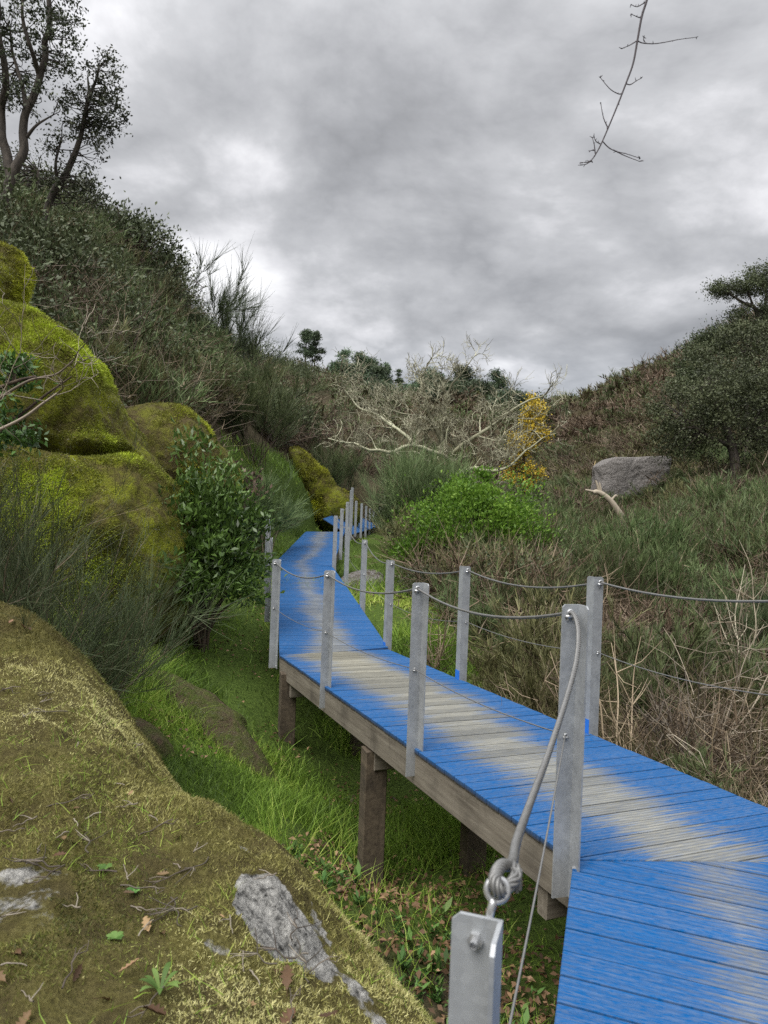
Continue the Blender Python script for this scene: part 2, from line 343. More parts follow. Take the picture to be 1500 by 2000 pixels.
def mk_timber(name, c0, c1, sc=(3, 3, 40), dark=.5):
    m, t, b, o = new_mat(name)
    ax = attr(t, 'aux'); mpn = N(t, 'ShaderNodeMapping'); mpn.inputs['Scale'].default_value = sc; t.links.new(ax.outputs['Vector'], mpn.inputs[0])
    n = noise(t, 1, 7, .65, mpn.outputs[0], .6); n2 = noise(t, 3.5, 4, .6, ax.outputs['Vector'])
    r = ramp(t, [(.3, c0), (.7, c1)]); t.links.new(n.outputs[0], r.inputs[0])
    st = ramp(t, [(.5, (0, 0, 0)), (.7, (1, 1, 1))]); t.links.new(n2.outputs[0], st.inputs[0])
    c = mixc(t, math_n(t, 'MULTIPLY', st.outputs[0], dark), r.outputs[0], tuple(x*.35 for x in c0))
    t.links.new(c, b.inputs['Base Color']); b.inputs['Roughness'].default_value = .85
    bump(t, b, n.outputs[0], .5, .006); return m
M['beam'] = mk_timber('weathered_beam', (.105, .088, .066), (.235, .21, .168), (1.5, 30, 30), .55)
M['pile'] = mk_timber('brown_pile', (.045, .033, .022), (.135, .105, .07), (30, 30, 1.6), .6)
def mk_zinc():
    m, t, b, o = new_mat('galvanised_steel')
    n = noise(t, 9, 6, .6, objc(t)); v = N(t, 'ShaderNodeTexVoronoi'); v.inputs['Scale'].default_value = 70; t.links.new(objc(t), v.inputs['Vector'])
    r = ramp(t, [(.3, (.27, .285, .30)), (.7, (.42, .44, .455))]); t.links.new(math_n(t, 'ADD', math_n(t, 'MULTIPLY', n.outputs[0], .8), math_n(t, 'MULTIPLY', v.outputs['Color'], .2)), r.inputs[0])
    t.links.new(r.outputs[0], b.inputs['Base Color']); b.inputs['Metallic'].default_value = .35; b.inputs['Roughness'].default_value = .55
    bump(t, b, n.outputs[0], .15, .002); return m
M['zinc'] = mk_zinc()
def mk_plain(name, c, metal, rough):
    m, t, b, o = new_mat(name); n = noise(t, 40, 3, .6, objc(t))
    cc = mixc(t, n.outputs[0], tuple(x*.75 for x in c), tuple(min(1, x*1.2) for x in c)); t.links.new(cc, b.inputs['Base Color'])
    b.inputs['Metallic'].default_value = metal; b.inputs['Roughness'].default_value = rough; return m
M['bolt'] = mk_plain('bolt_steel', (.55, .56, .57), .7, .35)
M['cable'] = mk_plain('cable_steel', (.20, .20, .195), .5, .5)
M['bluepost'] = mk_plain('blue_overspray', (.02, .16, .6), 0, .6)

# ------------------------------------------------------------------ terrain
CTRL = []
def ct(px, py, d): CTRL.append(P(px, py, d))
for a in [(720, 1735, 5.2), (560, 1445, 7.6), (920, 1712, 5.4), (697, 1492, 8.2),
          (380, 1255, 9), (250, 1295, 7.6), (250, 1440, 5.9), (450, 1450, 6.8), (300, 1350, 7), (550, 1600, 4.9), (600, 1750, 4.0), (720, 1900, 3.5),
          (860, 1950, 3.3), (850, 1800, 4.3), (150, 1400, 5.5), (0, 1250, 6.5), (-300, 1200, 6),
          (500, 1112, 13), (490, 1170, 11), (560, 1012, 19), (460, 1050, 15), (630, 1030, 25), (620, 990, 28),
          (720, 1165, 13), (700, 1105, 16), (770, 1215, 11), (860, 1290, 10), (745, 1080, 19),
          (1000, 1310, 9.5), (1100, 1440, 7.5), (1300, 1450, 7), (1480, 1560, 6.2), (1400, 1340, 9.5), (1700, 1500, 7), (1000, 1150, 14),
          (900, 1010, 30), (1050, 1060, 22), (800, 1040, 24), (1300, 1180, 14), (1500, 1150, 14), (1800, 1100, 14),
          (1230, 985, 28), (1400, 950, 30), (1100, 980, 34), (1500, 950, 30), (1000, 960, 45), (900, 940, 50), (800, 950, 42),
          (1075, 828, 95), (1180, 790, 80), (1330, 710, 66), (1500, 610, 60), (1700, 520, 55), (1300, 850, 44), (1150, 900, 50),
          (200, 460, 27), (0, 390, 25), (-250, 350, 24), (300, 585, 29), (400, 700, 35), (500, 735, 44), (600, 738, 58), (700, 748, 76), (780, 785, 88), (900, 845, 98), (1000, 865, 100),
          (300, 820, 13.5), (150, 700, 14), (0, 600, 14), (-200, 560, 12), (450, 870, 17), (550, 915, 21), (600, 940, 25), (680, 930, 36), (750, 900, 50),
          (-200, 900, 8), (0, 1000, 9.5), (150, 1050, 10.5)]:
    ct(*a)
for (x, y, z) in [(0, 0, -2.4), (1.5, 0, -2.6), (-2, 0, -1.9), (0, -3, -2.2), (4, 0, -2.6), (-6, 0, -.5), (0, -20, -2), (12, 0, -2), (20, 5, 1), (-12, 2, 3), (30, -20, 2), (-30, -20, 6), (-30, 8, 10),
                  (0, -200, 0), (200, -100, 20), (-200, -100, 20), (200, 60, 30), (-160, 60, 35), (0, 250, 4), (110, 250, 6), (-140, 250, 30), (50, 160, 4), (20, 140, 5), (-60, 110, 14), (70, 110, 14), (-30, 160, 6), (0, 600, 2), (300, 600, 4), (-300, 600, 10), (1.7, 3.2, -2.55), (.9, 5, -2.7), (2.2, 2.2, -2.55), (.2, 2.2, -2.3)]:
    CTRL.append(np.array([x, y, z]))
CTRL = np.array(CTRL)
BWC = np.array([(P(1120, 1675, 2.92)+np.array([2.17, 2.96, -1.39]))/2 + np.array([-1.3, -4.2, -.46]), (P(1120, 1675, 2.92)+np.array([2.17, 2.96, -1.39]))/2, (P(546, 1280, 7.75)+P(758, 1267, 8.35))/2, (P(541, 1100, 15.2)+P(650, 1100, 14.6))/2, (P(597, 1037, 19.6)+P(673, 1040, 19.6))/2,
                (P(640, 1041, 22)+P(680, 1041, 22))/2, (P(700, 1020, 34)+P(720, 1030, 32))/2])
def under_walk(x, y, z):
    lim = np.full(len(x), 1e9)
    for a, b in zip(BWC[:-1], BWC[1:]):
        ab = (b-a)[:2]; t = np.clip(((x-a[0])*ab[0]+(y-a[1])*ab[1])/np.dot(ab, ab), 0, 1); d = np.hypot(x-a[0]-t*ab[0], y-a[1]-t*ab[1])
        lim = np.minimum(lim, a[2]+(b[2]-a[2])*t - .30 + np.maximum(0, d-.85)*.75 + np.maximum(0, d-1.3)*6)
    return np.minimum(z, lim)
def uvmap(x, y):
    r = np.sqrt(x*x + y*y) + .8
    return np.stack([np.arctan2(x, y)*1.6*np.minimum(1, r/1.5), np.log(r)], -1)
_U = uvmap(CTRL[:, 0], CTRL[:, 1])
_D = np.linalg.norm(_U[:, None] - _U[None], axis=-1)
_n = len(CTRL); _A = np.zeros((_n+1, _n+1)); _A[:_n, :_n] = -_D - np.eye(_n)*.012; _A[:_n, _n] = 1; _A[_n, :_n] = 1
_W = np.linalg.solve(_A, np.concatenate([CTRL[:, 2], [0]]))
def hz(x, y, det=True):
    x = np.asarray(x, float); y = np.asarray(y, float); sh = x.shape; x = x.ravel(); y = y.ravel()
    Uq = uvmap(x, y); out = np.empty(len(x))
    for i in range(0, len(x), 20000):
        d = np.sqrt(np.linalg.norm(Uq[i:i+20000, None] - _U[None], axis=-1)**2 + .03**2)
        out[i:i+20000] = -d@_W[:_n] + _W[_n]
    if det:
        r = np.sqrt(x*x+y*y); Q = np.stack([x, y, 0*x], -1)
        out = out + fbm(Q*.9, 3, 5)*.07*np.clip(r/5, .3, 1) + fbm(Q*.12, 3, 9)*np.clip((r-12)/60, 0, 1)*.9
    out = under_walk(x, y, out)
    return out.reshape(sh)
def fill(px, py, d):      # drop a point onto the terrain below/above
    p = P(px, py, d); p[2] = hz(np.array([p[0]]), np.array([p[1]]))[0]; return p
def ridge(px, d0, d1):
    ds = np.linspace(d0, d1, 80); pts = np.array([fill(px, 800, d) for d in ds]); _x, py = proj(pts); i = py.argmin(); return pts[i], ds[i], py[i]
def proj(Q):
    X, Y, Z = Q[:, 0], Q[:, 1], Q[:, 2]; Y = np.maximum(Y, .01)
    xc = (X*CR + Z*SR)/Y; yc = (-X*SR + Z*CR)/Y
    return CX + FPX*xc, CY - FPX*yc
for _p in range(0, 1501, 100): print('ridge', _p, [round(float(v)) for v in ridge(_p, 12, 130)[1:]])
az = np.concatenate([np.linspace(-PI, -.75, 60, endpoint=False), np.linspace(-.75, .75, 330, endpoint=False), np.linspace(.75, PI, 61)])
rr = np.exp(np.linspace(math.log(.25), math.log(900), 300))
AZ, RR = np.meshgrid(az, rr, indexing='ij'); GX = RR*np.sin(AZ); GY = RR*np.cos(AZ); GZ = hz(GX, GY)
grassy = np.clip(1 - np.maximum(0, np.abs(GX + .15*GY + .2) - 2.0 - .12*GY)/1.5, 0, 1)*(RR < 30)
ni, nj = AZ.shape; idx = np.arange(ni*nj).reshape(ni, nj)
Fq = np.stack([idx[:-1, :-1], idx[:-1, 1:], idx[1:, 1:], idx[1:, :-1]], -1).reshape(-1, 4)
mb = MB(); mb.add(np.stack([GX, GY, GZ], -1), Fq[:, ::-1], 0, grassy.ravel())
ground = tag(mb.build('ground', M['ground']), 'brown and grassy valley ground with steep hillsides', 'ground', kind='structure')

# ------------------------------------------------------------------ boardwalk
# kink corners: left edge / right edge, deck height
def deckpt(px, py, d): return P(px, py, d)
Lc = [None]*8; Rc = [None]*8
Lc[1] = P(1120, 1675, 2.92); z1 = Lc[1][2]
Lc[2] = P(546, 1280, 7.75); z2 = Lc[2][2]
d2 = unit((Lc[2]-Lc[1])[:2]); n2v = np.array([d2[1], -d2[0]])
d1 = unit(np.array([.315, .949])); n1v = np.array([d1[1], -d1[0]])
WID = 1.30
bis = unit(n1v + n2v); Rc[1] = np.array([*(Lc[1][:2] + bis*WID/np.dot(bis, n2v)), z1])
Rc[2] = P(758, 1267, 8.35); Rc[2][2] = z2
q = Lc[1][:2] - d1*4.2; Lc[0] = np.array([*q, z1 - .11*4.2]); Rc[0] = np.array([*(q + n1v*WID), z1 - .11*4.2])
Lc[3] = P(541, 1100, 15.2); Rc[3] = P(650, 1100, 14.6); z3 = (Lc[3][2]+Rc[3][2])/2; Lc[3][2] = Rc[3][2] = z3
Lc[4] = P(597, 1037, 19.6); Rc[4] = P(673, 1040, 19.6); z4 = (Lc[4][2]+Rc[4][2])/2; Lc[4][2] = Rc[4][2] = z4
print('deck z', Lc[0][2], z1, z2, z3, z4)
BW = empty('boardwalk', (Lc[2][0], Lc[2][1], hz(np.array([Lc[2][0]]), np.array([Lc[2][1]]))[0]),
           'raised timber boardwalk with worn bright blue paint winding into the valley', 'boardwalk')
def part_of(o, root):
    o.parent = root; o.matrix_parent_inverse = Matrix.Translation(root.location).inverted(); return o
def clip(poly, nrm, c):
    out = []
    for i in range(len(poly)):
        a, b = poly[i], poly[(i+1) % len(poly)]; da, db = np.dot(a, nrm)-c, np.dot(b, nrm)-c
        if da >= 0: out.append(a)
        if (da >= 0) != (db >= 0): out.append(a + (b-a)*da/(da-db))
    return out
def deck_section(l0, l1, r1, r0, s0=0.0, wear0=0.0, wear1=0.0, PW=.118, zfun=None):
    """planks square to the run, cut at the mitres"""
    poly = [np.array(p[:2]) for p in (l0, l1, r1, r0)]
    dr = unit((l1[:2]+r1[:2])/2 - (l0[:2]+r0[:2])/2); nr = np.array([dr[1], -dr[0]])
    P3 = np.array([l0, l1, r1, r0]); Aq = np.c_[P3[:, :2], np.ones(4)]; pl = np.linalg.lstsq(Aq, P3[:, 2], rcond=None)[0]
    ss = [np.dot(p, dr) for p in poly]; smin, smax = min(ss), max(ss); mbd = MB(); edges = []
    ub = np.dot(l0[:2], nr)
    k = 0; s = smin
    while s < smax:
        g = .0035
        pc = clip(clip(poly, dr, s+g), -dr, -(s+PW-g))
        if len(pc) >= 3:
            pc = np.array(pc); lift = rs.uniform(-.0015, .0015); n = len(pc)
            z = pc@pl[:2] + pl[2] + lift
            # soft top edges: an inset ring 3 mm in
            c = pc.mean(0); inn = pc + (c-pc)*np.minimum(.5, .004/np.maximum(np.linalg.norm(c-pc, axis=1, keepdims=True), 1e-6))
            V = np.concatenate([np.c_[inn, z], np.c_[pc, z-.003], np.c_[pc, z-.03]])
            lerp = lambda q: (np.dot(q, dr)-smin)/max(smax-smin, 1e-6)
            aux = []; tl = ub
            for q in np.concatenate([inn, pc, pc]):
                t = (np.dot(q, dr)-smin)/(smax-smin); aux.append((np.dot(q, nr)-ub + .0, s0 + np.dot(q, dr)-smin, wear0+(wear1-wear0)*t))
            tint = rs.rand()
            mbd.V.append(V); mbd.T.append(np.full(3*n, tint)); mbd.A.append(np.array(aux)); b0 = mbd.n; mbd.n += 3*n
            mbd.F.append((np.array([list(range(b0+n-1, b0-1, -1))]), 0))
            ring = [];
            for i in range(n):
                j = (i+1) % n
                ring.append([b0+i, b0+j, b0+n+j, b0+n+i]); ring.append([b0+n+i, b0+n+j, b0+2*n+j, b0+2*n+i])
            mbd.F.append((np.array(ring), 0)); mbd.F.append((np.array([list(range(b0+2*n, b0+3*n))]), 0))
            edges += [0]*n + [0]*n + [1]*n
        s += PW; k += 1
    o = mbd.build('deck', M['deck'], smooth=False)
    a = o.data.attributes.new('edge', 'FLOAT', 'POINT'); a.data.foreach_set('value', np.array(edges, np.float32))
    bm = bmesh.new(); bm.from_mesh(o.data); bmesh.ops.recalc_face_normals(bm, faces=bm.faces); bm.to_mesh(o.data); bm.free()
    return part_of(o, BW)
def bar(a, b, wdt, hgt, zoff=0, ext=0.0, up=np.array([0, 0, 1.])):
    """rectangular timber from a to b, with aux = (along, across, up)"""
    a = np.array(a, float); b = np.array(b, float); dr = unit(b-a); a = a - dr*ext; b = b + dr*ext
    sd = unit(np.cross(dr, up)); uu = np.cross(sd, dr); ln = np.linalg.norm(b-a); c = (a+b)/2 + np.array([0, 0, zoff])
    nseg = max(2, int(ln/.25)); V = []; A = []; ch = .006
    prof = [(-wdt/2+ch, -hgt/2), (wdt/2-ch, -hgt/2), (wdt/2, -hgt/2+ch), (wdt/2, hgt/2-ch), (wdt/2-ch, hgt/2), (-wdt/2+ch, hgt/2), (-wdt/2, hgt/2-ch), (-wdt/2, -hgt/2+ch)]
    o_ = rs.rand()*20
    for i in range(nseg+1):
        t = i/nseg-.5
        for (x, y) in prof: V.append(c + dr*t*ln + sd*x + uu*y); A.append((t*ln + o_, x + o_, y + o_*.7))
    F = []
    for i in range(nseg):
        for j in range(8):
            k = (j+1) % 8; F.append([i*8+j, i*8+k, i*8+8+k, i*8+8+j])
    m_ = MB(); m_.add(V, np.array(F)[:, ::-1], 0, .5, A)
    e = nseg*8; b0 = 0
    m_.F.append((np.array([[0, 1, 2, 3, 4, 5, 6, 7]])[:, ::-1]*1, 0)); m_.F.append((np.array([[e, e+1, e+2, e+3, e+4, e+5, e+6, e+7]]), 0))
    return m_
def fixn(o):
    bm = bmesh.new(); bm.from_mesh(o.data); bmesh.ops.recalc_face_normals(bm, faces=bm.faces); bm.to_mesh(o.data); bm.free(); return o

deck_section(Lc[0], Lc[1], Rc[1], Rc[0], 30, .86, .8)
deck_section(Lc[1], Lc[2], Rc[2], Rc[1], 35.2, .38, 0)
deck_section(Lc[2], Lc[3], Rc[3], Rc[2], 41, .4, .85)
deck_section(Lc[3], Lc[4], Rc[4], Rc[3], 52, .8, .6)
# far platform beyond the crest
f0 = P(680, 1041, 22.0); f1 = P(731, 1041, 32.0); f2 = P(738, 1030, 33.2); f3 = P(684, 993, 36.0)
Lc[5] = f3; Rc[5] = f1
deck_section(Lc[4] + np.array([0, .02, -.02]), f0 + np.array([-1.05, .3, 0]), f0, Rc[4] + np.array([0, .02, -.02]), 60, .9, .9)
mbq = MB()
deck_section(f0 + np.array([-.9, 1.2, .34]), f3, f2, f0 + np.array([.03, .03, 0]), 66, 1.0, 1.0)
HB = .20
def beams(a, b, side):       # side: +1 the beam lies to the right of the run a->b
    dr = unit((b-a)[:2]); nr = np.array([dr[1], -dr[0], 0])*side
    off = np.array([0, 0, -.031-HB/2]) - nr*.035
    o = fixn(bar(a+off, b+off, .055, HB).build('edge_beam', M['beam'], smooth=False)); part_of(o, BW)
for i in range(4):
    beams(Lc[i], Lc[i+1], -1); beams(Rc[i], Rc[i+1], 1)
beams(f0, f1, 1); beams(f1, f2, 1)
# sloped beam end poking out below the corner
o = fixn(bar(Lc[1] + np.array([.02, .06, -.30]), Lc[1] + np.array([.40, -.02, -.30]), .06, .18).build('joist_end', M['beam'], smooth=False)); part_of(o, BW)
def pile(px, ytop, d, w=.165, name='pile'):
    p = P(px, ytop, d); g = hz(np.array([p[0]]), np.array([p[1]]))[0] - .3
    m_ = bar((p[0], p[1], g), (p[0], p[1], p[2]+.06), w, w*.9, up=np.array([d2[0]*.9, d2[1]*1.2, 0]))
    part_of(fixn(m_.build(name, M['pile'], smooth=False)), BW)
    return p
pile(731, 1478, 5.22); pile(563, 1325, 7.55); pile(926, 1600, 5.55); pile(699, 1432, 8.3, .15)
pile(1400, 1750, 3.1); pile(1180, 1900, 2.6, .15)
for (px, py, d) in [(690, 1052, 22.3), (701, 1055, 24.5), (709, 1056, 27), (716, 1054, 29), ]:
    pile(px, py, d, .16)
for (a_, b_) in ((Lc[2], Lc[3]), (Rc[2], Rc[3]), (Lc[3], Lc[4]), (Rc[3], Rc[4])):
    for t_ in (.42, .92):
        c_ = a_ + (b_-a_)*t_; c_ = c_ + np.array([.12 if a_ is Lc[2] or a_ is Lc[3] else -.12, 0, 0]); g_ = hz(np.array([c_[0]]), np.array([c_[1]]))[0] - .3
        part_of(fixn(bar((c_[0], c_[1], g_), (c_[0], c_[1], c_[2]-.06), .16, .15, up=np.array([0, 1., 0])).build('pile', M['pile'], smooth=False)), BW)
def cross(px, py, d, dr, nr, ln=1.2):
    a = P(px, py, d); part_of(fixn(bar(a, a + np.array([*nr, 0])*ln, .07, .16).build('cross_beam', M['beam'], smooth=False)), BW)
aL = Lc[1] + (Lc[2]-Lc[1])*.44
for t in (.05, .46, .93):
    aL = Lc[1] + (Lc[2]-Lc[1])*t; a3 = aL + np.array([*(n2v*.04), -.031-HB-.075]); b3 = a3 + np.array([*(n2v*(WID-.1)), 0])
    part_of(fixn(bar(a3, b3, .075, .15).build('cross_beam', M['beam'], smooth=False)), BW)

# ------------------------------------------------------------------ railings
HP, LOW, PWD, TH = 1.20, .20, .078, .007
RAIL_L = empty('cable_railing', (Lc[1][0], Lc[1][1], Lc[1][2]), 'galvanised post and steel cable railing along the left edge of the blue boardwalk', 'railing', 'railings of the boardwalk')
RAIL_R = empty('cable_railing', (Rc[2][0], Rc[2][1], Rc[2][2]), 'galvanised post and steel cable railing along the right edge of the blue boardwalk', 'railing', 'railings of the boardwalk')
def hexnut(c, ax, r, h):
    ax = unit(np.array(ax, float)); a = unit(np.cross(ax, [0, 0, 1.]) + 1e-6); b = np.cross(ax, a); th = np.arange(6)/6*2*PI
    ring = np.cos(th)[:, None]*a*r + np.sin(th)[:, None]*b*r
    V = np.concatenate([c+ring, c+ring+ax*h]); F4 = np.array([[i, (i+1) % 6, 6+(i+1) % 6, 6+i] for i in range(6)])
    return V, F4, np.array([[6, 7, 8, 9, 10, 11]])
def bolt(parent, c, ax, r=.009, name='bolt', shank=.012):
    m_ = MB(); V, F4, F6 = hexnut(c, ax, r, r*1.1); b0 = m_.n; m_.add(V, F4); m_.F.append((F6, 0))
    V, F = tube([c, c+np.array(ax)*(r*1.1+shank)], r*.5, 8); m_.add(V, F)
    c2 = c+np.array(ax)*(r*1.1+shank); b0 = m_.n; th = np.arange(8)/8*2*PI
    o = fixn(m_.build(name, M['bolt'], smooth=False)); o.parent = parent
    o.matrix_parent_inverse = Matrix.Translation(-Vector(parent['wl'])); return o
POSTS = {}
def post(root, key, top, dr, side, adir, clampbolt=True, hp=HP, low=.2):
    """L angle: flange A along the beam, flange B pointing outward. top = corner point at its top"""
    dr = np.array([*unit(dr), 0]); out = np.array([dr[1], -dr[0], 0])*side; A = dr*adir; B = out
    prof = [(0, 0), (PWD, 0), (PWD, TH), (TH, TH), (TH, PWD), (0, PWD)]
    # outline in (A,B); the top corners of each flange are clipped
    c = np.array(top); zs = [-hp, -.012, 0]
    V = []
    for lev, z in enumerate(zs):
        for (a_, b_) in prof:
            k = 1 if lev < 2 else .985
            aa = min(a_, PWD-.012) if lev == 2 else a_; bb = min(b_, PWD-.012) if lev == 2 else b_
            V.append(A*aa + B*bb + np.array([0, 0, z]))
    F = []
    for lev in range(2):
        for i in range(6):
            j = (i+1) % 6; F.append([lev*6+i, lev*6+j, lev*6+6+j, lev*6+6+i])
    m_ = MB(); m_.add(V, F); m_.F.append((np.array([[12, 13, 14, 15], [12, 15, 16, 17]]), 0)); m_.F.append((np.array([[3, 2, 1, 0], [5, 4, 3, 0]]), 0))
    o = m_.build('post', M['zinc'], smooth=False); fixn(o); o.location = c; part_of(o, root); o['wl'] = [float(x) for x in c]
    POSTS[key] = (c, A, B, dr)
    hole = c + B*.045 + np.array([0, 0, -.035])
    if clampbolt:
        bolt(o, hole - dr*.0, -dr, .010, 'cable_clamp', .008)
        bolt(o, c + A*.05 + B*TH + np.array([0, 0, -hp+.03]), B, .007, 'bolt', .002)
        bolt(o, c + A*.05 + B*TH + np.array([0, 0, -hp+.14]), B, .007, 'bolt', .002)
    return o, hole
def from_edge(px, py, d): return P(px, py, d)
LP = {}; LD = {}
def lpost(k, px, py, d, dr, **kw):
    c = P(px, py, d); o, h = post(RAIL_L, k, c, dr, -1, -1, **kw); LP[k] = h; return o
def rpost(k, px, py, d, dr, **kw):
    c = P(px, py, d); o, h = post(RAIL_R, k, c, dr, 1, 1, **kw); LP[k] = h; return o
d3 = unit((Lc[3]-Lc[2])[:2]); d4 = unit((Lc[4]-Lc[3])[:2]); d5 = unit((f1-f0)[:2])
near = lpost('l0', 983, 1797, 1.08, d1, clampbolt=False)
lpost('l1', 1131, 1180, 2.92, unit(d1*.2+d2)); lpost('l2', 828, 1138, 4.42, d2); lpost('l3', 650, 1114, 6.2, d2); lpost('l4', 546, 1092, 7.85, d2)
lpost('l5', 533, 1050, 10.1, d3); lpost('l6', 529, 1022, 12.0, d3); lpost('l7', 527, 1014, 14.8, d3)
rpost('r00', 1700, 1143, 3.05, d2)
rpost('r1', 1161, 1127, 4.85, d2); rpost('r2', 905, 1106, 6.62, d2); rpost('r3', 759, 1094, 8.38, d2)
rpost('r4', 708, 1054, 10.6, d3); rpost('r5', 676, 1029, 13.0, d3); rpost('r6', 652.5, 1007, 14.5, d3)
rpost('r7', 665, 993, 16.6, d4); rpost('r8', 676, 980, 18.3, d4); rpost('r9', 684, 972, 19.8, d4)
rpost('r10', 683.5, 957, 20.6, d4); rpost('r11', 686, 952, 21.4, d4)
for i, (px, py, d) in enumerate([(693.5, 978, 22.6), (704.5, 983, 24.6), (713.5, 988, 26.6), (721, 993, 29), (728, 997, 31), (734, 997, 33)]):
    rpost('f%d' % i, px, py, d, d5)
for i, (px, py, d) in enumerate([(701, 977, 36.5), (718.5, 983, 35), (739.5, 991, 33.4)]):
    lpost('g%d' % i, px, py, d, -d5)
def sag_path(a, b, sag, n=14):
    t = np.linspace(0, 1, n)[:, None]; p = a + (b-a)*t; p[:, 2] -= (4*sag*t*(1-t))[:, 0]; return p
def cable(root, keys, r, dz, sag, name, start=None):
    pts = []
    hs = [LP[k] + np.array([0, 0, dz]) for k in keys]
    if start is not None: hs = [start] + hs
    for a, b in zip(hs[:-1], hs[1:]):
        q_ = sag_path(a, b, sag*np.linalg.norm(b-a)*rs.uniform(.8, 1.15)); pts.append(q_[:-1])
    pts.append(hs[-1][None]); pts = np.concatenate(pts); m_ = MB(); V, F = tube(pts, r, 8); m_.add(V, F)
    o = fixn(m_.build(name, M['cable'])); part_of(o, root); return o
cable(RAIL_L, ['l1', 'l2', 'l3', 'l4', 'l5', 'l6', 'l7'], .0065, 0, .055, 'top_cable')
cable(RAIL_L, ['l1', 'l2', 'l3', 'l4', 'l5', 'l6', 'l7'], .003, -.50, .02, 'lower_cable')
cable(RAIL_R, ['r00', 'r1', 'r2', 'r3', 'r4', 'r5', 'r6', 'r7', 'r8', 'r9', 'r10', 'r11'], .0065, 0, .045, 'top_cable')
cable(RAIL_R, ['r00', 'r1', 'r2', 'r3', 'r4', 'r5', 'r6'], .003, -.48, .03, 'lower_cable')
# right cable clamp already on r1; blue overspray at the feet of right posts is on the posts themselves
for k in ('r1', 'r2', 'r3', 'r4'):
    c, A, B, dr = POSTS[k]
    m_ = MB(); V, F = box_pts(c + A*PWD*.5 - B*.0012 + np.array([0, 0, -1.03]), A*PWD*.5, B*.0015, np.array([0, 0, .045+.012*rs.rand()])); m_.add(V, F)
    o = m_.build('paint_smear', M['bluepost'], smooth=False)
    po = [x for x in RAIL_R.children if x.name.startswith('post') and np.allclose(x['wl'], c, atol=1e-4)][0]
    o.parent = po; o.matrix_parent_inverse = Matrix.Translation(-Vector(po['wl']))
def u_clamp(key, root, dz, r):
    c, A, B, dr = POSTS[key]; po = [x_ for x_ in root.children if x_.name.startswith('post') and np.allclose(x_['wl'], c, atol=1e-4)][0]
    h_ = LP[key] + np.array([0, 0, dz]) - dr*.012; th_ = np.linspace(-.25, PI+.25, 13); arc = h_ + r*(np.cos(th_)[:, None]*B + np.sin(th_)[:, None]*np.array([0, 0, 1.])); m_ = MB()
    for sg in (0, -1): V, F = tube([arc[sg], arc[sg] - np.array([0, 0, r*2.2])], r*.36, 7); m_.add(V, F)
    V, F = tube(arc, r*.36, 7); m_.add(V, F); V, F = box_pts(h_ - np.array([0, 0, r*1.15]), B*r*1.7, dr*r*.5, np.array([0, 0, r*.5])); m_.add(V, F)
    o = fixn(m_.build('cable_clamp', M['bolt'])); o.parent = po; o.matrix_parent_inverse = Matrix.Translation(-Vector(po['wl']))
for k_ in ('l1', 'l2', 'l3', 'l4'): u_clamp(k_, RAIL_L, 0, .0125); u_clamp(k_, RAIL_L, -.5, .007)
for k_ in ('r1', 'r2', 'r3', 'r4'): u_clamp(k_, RAIL_R, 0, .0125); u_clamp(k_, RAIL_R, -.48, .007)
# near twisted rope, knot and eye bolt
def strands(pts, R, n=6, turns=9, sr=None):
    m_ = MB(); pts = np.asarray(pts); T = unit(np.gradient(pts, axis=0)); L_ = np.concatenate([[0], np.cumsum(np.linalg.norm(np.diff(pts, axis=0), axis=1))])
    A = unit(np.cross(T, np.array([.3, 1, .2]))); B = np.cross(T, A); sr = sr or R*.37
    for k in range(n):
        ph = 2*PI*k/n + L_*turns*2*PI
        V, F = tube(pts + R*.72*(np.cos(ph)[:, None]*A + np.sin(ph)[:, None]*B), sr, 6); m_.add(V, F)
    return m_
def resample(pts, step):
    pts = np.asarray(pts); s = np.concatenate([[0], np.cumsum(np.linalg.norm(np.diff(pts, axis=0), axis=1))]); n = int(s[-1]/step)+2
    t = np.linspace(0, s[-1], n); return np.stack([np.interp(t, s, pts[:, i]) for i in range(3)], -1)
eye = P(971, 1738, 1.10); hole1 = LP['l1']
rp = smooth_path([hole1 + np.array([0, .03, 0]), P(1122, 1201, 2.84), P(1130, 1235, 2.74), P(1126, 1290, 2.6), P(1108, 1360, 2.38), P(1072, 1470, 2.0), P(1035, 1570, 1.66), P(1010, 1640, 1.38), P(1002, 1680, 1.25), P(993, 1690, 1.17)], 8)
o = strands(resample(rp, .006), .0088, 6, 15).build('top_cable', M['cable']); part_of(o, RAIL_L)
o['label'] = 'thick twisted cable span nearest the viewer'
loop = smooth_path([P(993, 1690, 1.17), P(978, 1692, 1.13), P(966, 1715, 1.10), P(973, 1741, 1.09), P(984, 1738, 1.11), P(1004, 1718, 1.13), P(1008, 1700, 1.15), P(998, 1690, 1.17)], 10)
m_ = strands(resample(loop, .003), .0095, 6, 12)
for k, (dx, dy) in enumerate([(0, 0), (6, 4), (-5, 3), (2, 9)]):
    V, F = tube(smooth_path([P(1000, 1696, 1.15), P(1008+dx, 1712, 1.14), P(1006+dx*1.3, 1734+dy, 1.135)], 4), .0042, 6); m_.add(V, F)
o = m_.build('cable_knot', M['cable']); part_of(o, RAIL_L)
ea = P(951, 1798, 1.085); th = np.linspace(0, 2*PI, 33)
Re = .0165; axu = unit(P(985, 1715, 1.10)-P(955, 1790, 1.085)); axr = unit(np.cross(axu, [.15, -.75, .55]))
ring = eye[None] + Re*(np.cos(th)[:, None]*axu + np.sin(th)[:, None]*axr)
m_ = MB(); V, F = tube(ring, .0050, 10); m_.add(V, F)
V, F = tube(smooth_path([eye - axu*Re, P(962, 1765, 1.092), P(957, 1785, 1.09), P(953, 1815, 1.095)], 5), .0062, 10); m_.add(V, F)
